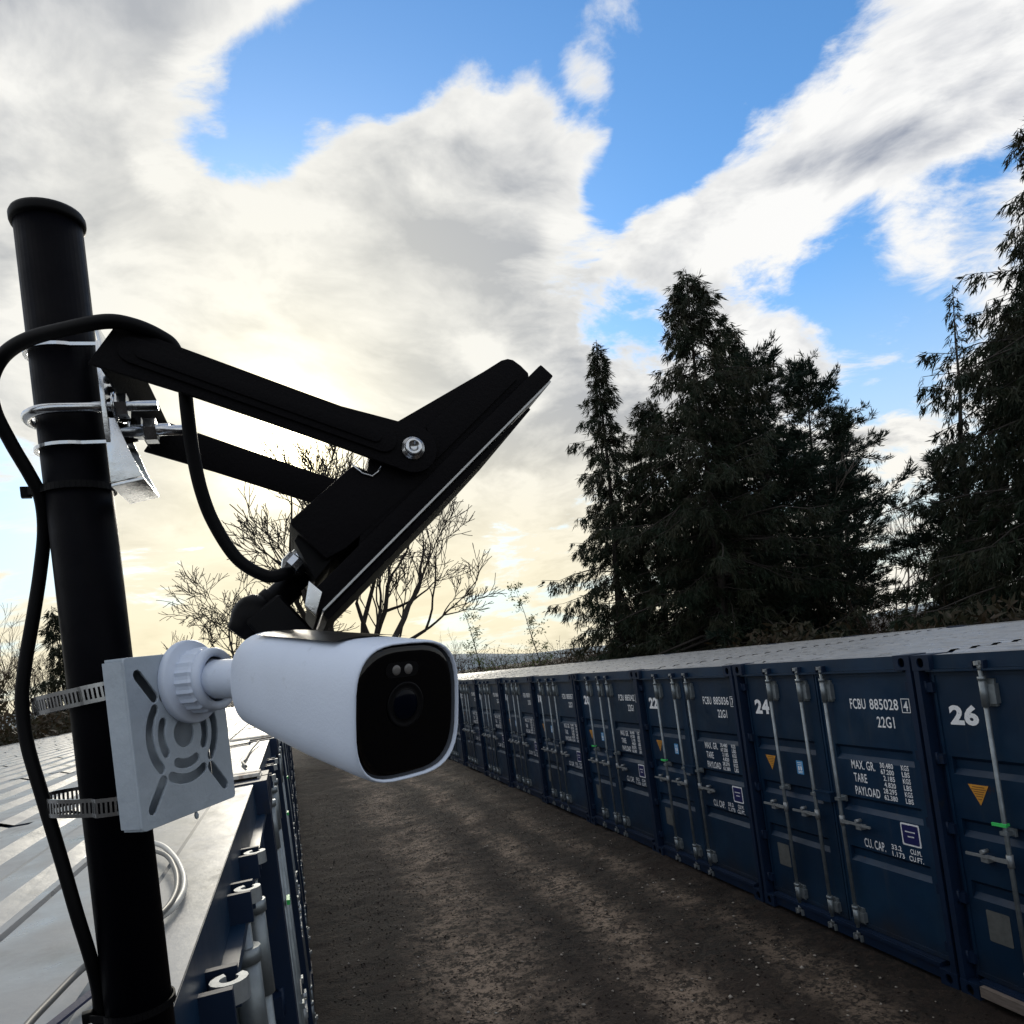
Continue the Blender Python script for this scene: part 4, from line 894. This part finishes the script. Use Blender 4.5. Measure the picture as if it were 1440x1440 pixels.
# ------------------------------------------------------------------ vegetation
def ground_at(px, depth):      # ground point on the bearing of a frame column
    p = W(px, 930, depth); return np.array([p[0], p[1], -.02])
def height_for(px, py, depth): return W(px, py, depth)[2]
class Cards:                   # leaf-sized quads collected fast
    def __init__(s): s.c = []; s.a = []; s.b = []
    def put(s, c, a, b): s.c.append(c); s.a.append(a); s.b.append(b)
    def build(s, name, m, parent):
        c, a, b = np.concatenate(s.c), np.concatenate(s.a), np.concatenate(s.b); n = len(c)
        v = np.stack([c-b*.55, c+a*.45-b*.25+b*.8, c+a, c+a*.4-b*.9], 1).reshape(-1, 3); f = np.arange(4*n).reshape(n, 4)
        return fastmesh(name, v, f, m, parent)
def norm(v): return v/np.maximum(np.linalg.norm(v, axis=-1, keepdims=True), 1e-9)
def spruce(base, H, RB, label, name='spruce_tree', dens=1.0, lean=(0, 0), z0=.06, needles='needles', shape=.85, droop=.30, gapiness=.12, tip=1.0, seed=0, card=(.27, .026), group='dark evergreens behind the right row', bare_top=.03):
    r = np.random.default_rng(seed); root = empty(name, base, label, 'tree', group)
    lv = np.array([lean[0], lean[1], 0.])
    trunk = MB(); ts = np.linspace(0, 1, 9); wob = r.normal(0, .05, (9, 2)); wob[0] = 0
    tp_ = [np.array([lv[0]*t+wob[i, 0]*min(1, 3*(1-t)+.1), lv[1]*t+wob[i, 1], H*t]) for i, t in enumerate(ts)]
    trunk.tube(tp_, [max(.0125*H*(1-t)**.9, .012) for t in ts], 8); trunk.build('trunk', 'bark', root)
    lim = MB(); cards = Cards(); nb = int(H*24*dens); tpa = np.array(tp_); ph = r.uniform(0, 6.28, 4)
    for i in range(nb):
        t = z0+(1-z0)*((i+r.uniform(0, 1))/nb)**.95
        if t > .995: continue
        az = i*2.399+r.normal(0, .4)
        lt = min(1, (1-t)*4); lump = 1+lt*(.30*math.sin(t*17+ph[0]+az)+.20*math.sin(t*41+ph[1]-2*az))
        L = RB*((1-t)**shape+.015)*r.uniform(.45, 1.15)*lump
        if r.uniform() < gapiness: L *= .4
        if r.uniform() < .05: L *= 1.25
        o = np.array([np.interp(t, ts, tpa[:, k]) for k in range(3)])
        el = r.normal(.10 if t < .8 else .55, .22)-droop*(1-t)*.6
        d = np.array([math.cos(az)*math.cos(el), math.sin(az)*math.cos(el), math.sin(el)])
        pts = [o]; q = o.copy(); dd = d.copy(); ns = 5
        for k in range(ns):
            q = q+dd*L/ns; pts.append(q.copy()); dd = unit(dd+np.array([0, 0, (-droop*.55 if k < 3 else +.34)*(.6 if t > .85 else 1)])*.6+r.normal(0, .10, 3))
        lim.tube(pts, [max(.010*L*(1-k/(ns+.6)), .007) for k in range(ns+1)], 4, False)
        m = int((L*6.5+3)*tip*r.uniform(.7, 1.2)); P_ = np.array(pts); kc = 15
        if t > 1-bare_top: m = max(1, int(m*.3))
        w = r.uniform(.18, 1.0, m)**.75*ns; ki = np.minimum(w.astype(int), ns-1); fr = (w-ki)[:, None]
        o2_ = P_[ki]*(1-fr)+P_[ki+1]*fr; dirn = norm(P_[ki+1]-P_[ki]); side = norm(np.cross(dirn, np.array([0, 0, 1.]))+1e-6); sg = r.choice([-1, 1], m)[:, None]
        td = norm(dirn*r.uniform(.3, 1.0, (m, 1))+side*sg*r.uniform(.1, 1.0, (m, 1))+np.array([0, 0, 1.])*r.uniform(-1.6 if droop > .2 else -.5, -.1 if droop > .2 else .8, (m, 1)))
        tl_ = ((.20*L*(1-w/ns)+.20)[:, None])*r.uniform(.6, 1.4, (m, 1))
        e_ = r.uniform(0, 1, (m, kc, 1)); c = o2_[:, None]+td[:, None]*tl_[:, None]*e_+np.array([0, 0, -.12])*e_**2*(1 if droop > .2 else 0)+r.normal(0, .028, (m, kc, 3)); n = m*kc
        c = c.reshape(-1, 3); tdd = np.repeat(td, kc, 0)
        a = norm(tdd+r.normal(0, .38, (n, 3))+np.array([0, 0, -.35 if droop > .2 else .2]))*r.uniform(.5, 1.25, (n, 1))*card[0]
        b = norm(np.cross(a, r.normal(0, 1, (n, 3))))*r.uniform(.6, 1.3, (n, 1))*card[1]
        cards.put(c, a, b)
    lim.build('limbs', 'bark', root); cards.build('crown', needles, root); return root
def bare(base, H, label, seed, spread=.75, name='bare_tree', stems=1, r0=None, depthmax=6, group='leafless trees', mat_='bark', lean=(0, 0, 0), twig=1.0, up=.18, cat='tree', rmin=.006):
    r = np.random.default_rng(seed); root = empty(name, base, label, cat, group); tr_ = MB(); cr = MB()
    def grow(p, d, L, rad, lvl):
        n = 3 if lvl > 2 else 5; pts = [p]; q = p.copy(); dd = d.copy()
        for k in range(n):
            q = q+dd*L/n; pts.append(q.copy()); dd = unit(dd+r.normal(0, .13, 3)+np.array([0, 0, up*.35]))
        (tr_ if lvl < 2 else cr).tube(pts, [max(rad*(1-.42*k/n), rmin) for k in range(n+1)], 7 if lvl < 2 else (5 if lvl < 4 else 3), False)
        if lvl >= depthmax: return
        nc = int(r.integers(2, 4)) if lvl < 2 else int(r.integers(2, 5))
        if lvl >= 3: nc = int(nc*twig)
        for k in range(nc):
            t = r.uniform(.35, 1.0) if k else 1.0; i = min(int(t*n), n-1); o = pts[i]+(pts[i+1]-pts[i])*(t*n-i)
            ang = r.uniform(.35, .95)*spread if k else r.uniform(.1, .4); pv = unit(np.cross(dd, r.normal(0, 1, 3)))
            grow(o, unit(dd*math.cos(ang)+pv*math.sin(ang)), L*r.uniform(.55, .82), max(rad*.58*r.uniform(.7, 1.05), rmin), lvl+1)
    for s in range(stems):
        d = unit(np.array([lean[0]+r.normal(0, .22)*(stems > 1), lean[1]+r.normal(0, .15)*(stems > 1), 1.0])); grow(np.array([r.normal(0, .15)*(stems > 1), 0, -.1]), d, H*.34, r0 or H*.022, 0)
    tr_.build('trunk', mat_, root); 
    if cr.v: cr.build('crown', mat_ if mat_ != 'bark' else 'bark', root)
    return root
def bush(base, w, h, label, seed, name='bush', m='scrub', n=900, group='scrub along the yard edge', card=(.16, .06), stems=26):
    r = np.random.default_rng(seed); root = empty(name, base, label, 'bush', group); st_ = MB(); cards = Cards()
    for k in range(stems):
        d = unit(np.array([r.normal(0, .5), r.normal(0, .5), 1.0])); L = h*r.uniform(.6, 1.1); q = np.array([r.normal(0, w*.18), r.normal(0, w*.18), 0.]); pts = [q]
        for i in range(4): q = q+d*L/4; pts.append(q.copy()); d = unit(d+r.normal(0, .22, 3))
        st_.tube(pts, [.02*(1-i*.2)*h/2 for i in range(5)], 3, False)
        for j in range(5):
            t = r.uniform(.3, 1)*4; i = min(int(t), 3); o = pts[i]+(pts[i+1]-pts[i])*(t-i); dd = unit(d+r.normal(0, .6, 3)); st_.tube([o, o+dd*L*.14, o+unit(dd+r.normal(0, .3, 3))*L*.30], [.008*h/2, .006*h/2, .004*h/2], 3, False)
    rad = r.uniform(.2, 1, n)**.5; th = r.uniform(0, 6.28, n); ph = r.uniform(-.2, 1, n)
    c = np.stack([np.cos(th)*rad*w/2*np.sqrt(np.maximum(1-ph**2*.8, .05)), np.sin(th)*rad*w/2*np.sqrt(np.maximum(1-ph**2*.8, .05)), (ph*.5+.42)*h*r.uniform(.55, 1.1, n)], 1)+r.normal(0, .06, (n, 3))*h
    a = norm(r.normal(0, 1, (n, 3)))*r.uniform(.5, 1.2, (n, 1))*card[0]; b = norm(np.cross(a, r.normal(0, 1, (n, 3))))*card[1]*r.uniform(.6, 1.2, (n, 1)); cards.put(c, a, b)
    st_.build('stems', 'twig', root); cards.build('foliage', m, root); return root
def sapling(base, H, label, seed, lean=(0, 0)):
    r = np.random.default_rng(seed); root = empty('young_tree', base, label, 'tree', 'young trees beyond the right row'); st_ = MB(); cards = Cards()
    ts = np.linspace(0, 1, 9); pts = [np.array([lean[0]*t**1.3+r.normal(0, .04), lean[1]*t, H*t]) for t in ts]; st_.tube(pts, [.055*(1-t*.85) for t in ts], 6, False); st_.build('trunk', 'bark', root); br = MB()
    for k in range(22):
        t = r.uniform(.25, .99); i = min(int(t*8), 7); o = pts[i]+(pts[i+1]-pts[i])*(t*8-i); az = r.uniform(0, 6.28); L = r.uniform(.4, 1.25)*H*.14*(1.25-t*.6); d = unit(np.array([math.cos(az), math.sin(az), r.uniform(.1, .9)])); e = o+d*L; br.tube([o, o+d*L*.5+np.array([0, 0, .04]), e], [.016, .012, .007], 4, False)
        n = int(r.integers(10, 46)); c = e+r.normal(0, .16, (n, 3))-d*r.uniform(0, .4, (n, 1))*L
        a = norm(r.normal(0, 1, (n, 3)))*r.uniform(.10, .22, (n, 1)); b = norm(np.cross(a, r.normal(0, 1, (n, 3))))*.06; cards.put(c, a, b)
    br.build('limbs', 'bark', root); cards.build('crown', 'leaves', root); return root
def planted(px_base, px_top, py_top, depth, fn, *a, **k):
    b = ground_at(px_base, depth); top = W(px_top, py_top, depth); return fn(b, top[2]+.02, *a, lean=(top[0]-b[0], top[1]-b[1]), **k)
# right-hand evergreens, left to right
planted(872, 838, 478, 30, spruce, 3.4, 'slender spruce at the left end of the evergreen group, pointed top', seed=11, dens=.9, shape=.95, droop=.36, gapiness=.2)
planted(1022, 965, 378, 27, spruce, 5.6, 'tallest spruce of the middle evergreen group, ragged pointed top', seed=12, dens=1.15, shape=.74, gapiness=.16, droop=.34)
planted(935, 908, 560, 31, spruce, 4.4, 'short dark spruce between the slender and the tallest spruce', seed=13, dens=1.1, shape=.75, droop=.34)
planted(1040, 1018, 455, 31, spruce, 4.4, 'dark spruce half hidden behind the tallest spruce', seed=23, dens=1.0, shape=.7, droop=.34)
planted(1090, 1062, 492, 29, spruce, 4.8, 'broad dark pine just right of the tallest spruce', seed=14, name='pine_tree', needles='needles2', dens=1.0, shape=.58, droop=.1, z0=.10, gapiness=.22)
planted(1152, 1135, 510, 31, spruce, 4.6, 'dark pine right of centre in the evergreen group', seed=15, name='pine_tree', needles='needles2', dens=1.0, shape=.52, droop=.05, z0=.12, gapiness=.26)
planted(1200, 1180, 575, 33, spruce, 2.6, 'open-branched pine at the right end of the middle group', seed=16, name='pine_tree', needles='needles2', dens=.65, shape=.55, droop=.05, z0=.24, gapiness=.35)
planted(1535, 1494, 130, 19, spruce, 5.0, 'huge dark spruce cut by the right edge of the picture', seed=17, dens=1.25, shape=.66, gapiness=.10, droop=.34)
planted(1452, 1425, 430, 22, spruce, 3.5, 'dark spruce left of the huge spruce at the right edge', seed=18, dens=1.15, shape=.66, gapiness=.15, droop=.34)
planted(1372, 1338, 402, 25, spruce, 2.6, 'thin-topped spruce with bare leader near the right edge', seed=19, dens=.42, shape=1.0, gapiness=.3, bare_top=.36)
planted(1352, 1332, 635, 26, spruce, 2.5, 'low dark pine left of the thin-topped spruce', seed=20, name='pine_tree', needles='needles2', dens=.9, shape=.55, droop=.05, z0=.2, gapiness=.28)
bare(ground_at(1248, 30), 11.5, 'slim leafless birch in the gap between the evergreen groups', 31, .5, 'birch_tree', 3, .11, 5, mat_='birch', twig=1.0, lean=(-.16, 0, 0), rmin=.011)
bare(ground_at(1262, 34), 10.0, 'second leafless birch in the gap, right of the slim one', 32, .5, 'birch_tree', 2, .11, 5, mat_='birch', twig=1.0, lean=(-.08, 0, 0), rmin=.011)
for i, (px, dep, w, h) in enumerate(((1185, 27, 3.2, 3.7), (1235, 26, 3.0, 3.3), (1290, 25, 3.2, 3.4), (1345, 24, 3.2, 3.7), (1130, 28, 3.0, 3.5), (1060, 29, 3.2, 3.6), (1425, 21, 3, 3.7), (980, 30, 3.2, 3.6))):
    bush(ground_at(px, dep), w, h, ['brown bramble bush', 'reddish twiggy bush', 'low tangled bush', 'dry brown bush', 'dim olive bush', 'dark bush', 'scraggy bush', 'grey-brown bush'][i]+' under the evergreens, '+['left of the birches', 'at the birch foot', 'right of the birches', 'below the low pine', 'below the dark pine', 'below the broad pine', 'at the right edge', 'below the tallest spruce'][i], 40+i, n=700)
# leafless trees beyond the lane end
bare(ground_at(470, 46), 21, 'large leafless tree with spreading limbs behind the floodlight', 53, .85, stems=3, r0=.42, depthmax=6, lean=(-.30, 0, 0), rmin=.022, twig=1.2)
bare(ground_at(505, 47), 17.5, 'forked leafless tree right of the floodlight foot', 57, .85, stems=3, r0=.36, depthmax=6, lean=(.03, 0, 0), rmin=.022, twig=1.1)
bare(ground_at(345, 50), 13.5, 'low spreading leafless tree between pole and white camera', 61, 1.05, stems=3, r0=.20, depthmax=6, lean=(-.15, 0, 0), rmin=.02, up=.05)
bare(ground_at(235, 52), 8.5, 'small twiggy leafless tree just right of the pole', 66, .95, stems=3, r0=.12, depthmax=5, rmin=.014)
sapling(ground_at(680, 52), height_for(655, 838, 52), 'young leafy tree right of the white camera', 71, (-1.1, 0))
sapling(ground_at(768, 52), height_for(728, 822, 52), 'thin leaning young tree left of the evergreens', 72, (-1.7, 0))
for i, (px, dep, w, h) in enumerate(((640, 60, 5, 5.0), (690, 62, 5, 4.4), (735, 62, 4.5, 4.6), (785, 58, 5, 4.2), (830, 54, 4.5, 3.8))):
    bush(ground_at(px, dep), w, h, ['brown', 'reddish', 'dark green', 'olive', 'grey-green'][i]+' bush on the skyline, '+['beside the white camera', 'under the young leafy tree', 'between the two young trees', 'right of the leaning young tree', 'at the foot of the slender spruce'][i], 80+i, n=900, m='scrub' if i != 2 else 'leaves')
bare(ground_at(648, 58), 7.0, 'faint twiggy shrub rising beside the white camera', 91, .7, 'bare_shrub', 4, .05, 4, mat_='twig', cat='shrub')
# left: dark thicket behind the left row, with a small conifer
bare(ground_at(-15, 30), 8.5, 'leafless thicket tree at the left edge of the picture', 95, .55, stems=4, r0=.08, depthmax=5, mat_='twig', twig=1.2)
bare(ground_at(40, 33), 8.0, 'leafless thicket tree left of the small conifer', 97, .6, stems=4, r0=.08, depthmax=5, mat_='twig', twig=1.2)
planted(92, 72, 852, 31, spruce, 1.5, 'small dark conifer peeping out left of the pole', seed=98, dens=.8, shape=.8, group='conifer left of the pole')
def thicket(name, pts, w, h, m, n, label, seed, stems=60):
    r = np.random.default_rng(seed); P_ = np.array(pts); cards = Cards(); t = r.uniform(0, len(P_)-1, n); i = np.minimum(t.astype(int), len(P_)-2); f = (t-i)[:, None]
    c = P_[i]*(1-f)+P_[i+1]*f; hh = h*(.72+.28*np.sin(t*5.1+seed)*np.cos(t*2.3))
    c = c+np.stack([r.normal(0, w*.3, n), r.normal(0, w*.3, n), hh*r.uniform(0, 1, n)**.7], 1)
    a = norm(r.normal(0, 1, (n, 3))+np.array([0, 0, .4]))*r.uniform(.12, .34, (n, 1)); b = norm(np.cross(a, r.normal(0, 1, (n, 3))))*r.uniform(.03, .08, (n, 1)); cards.put(c, a, b)
    o = cards.build(name, m, None); tag(o, label, None, None, 'stuff'); return o
thicket('hedgerow', [(-12.2, 4, 0), (-12.6, 14, 0), (-13.2, 24, 0), (-13.5, 36, 0), (-12.5, 50, 0)], 2.0, 4.6, 'scrub', 30000, 'dark brown hedgerow behind the left container row', 5)
thicket('far_hedge', [(-14, 58, 0), (-6, 62, 0), (2, 64, 0), (10, 66, 0), (22, 70, 0), (40, 74, 0), (70, 80, 0)], 2.5, 3.6, 'scrub', 22000, 'low hedge closing the far end of the yard', 9)
thicket('undergrowth', [(8.0, 3, 0), (8.3, 12, 0), (8.6, 20, 0), (9.0, 30, 0), (10.5, 44, 0)], 1.6, 3.2, 'scrub', 16000, 'tangled brown undergrowth behind the right container row', 12)
# far hills
hx_ = np.linspace(-900, 1500, 60); hz_ = 15+9*np.sin(hx_*.0042+1.2)+5*np.sin(hx_*.011)+2*np.sin(hx_*.031)
hv = []; hf = []
for i, (x, z) in enumerate(zip(hx_, hz_)): hv += [(x, 1000, -2), (x, 1050, z*.6), (x, 1130, z), (x, 1400, -2)]
for i in range(len(hx_)-1):
    for k in range(3): hf.append((i*4+k, (i+1)*4+k, (i+1)*4+k+1, i*4+k+1))
h_ = fastmesh('hills', hv, hf, 'hill'); h_['kind'] = 'structure'
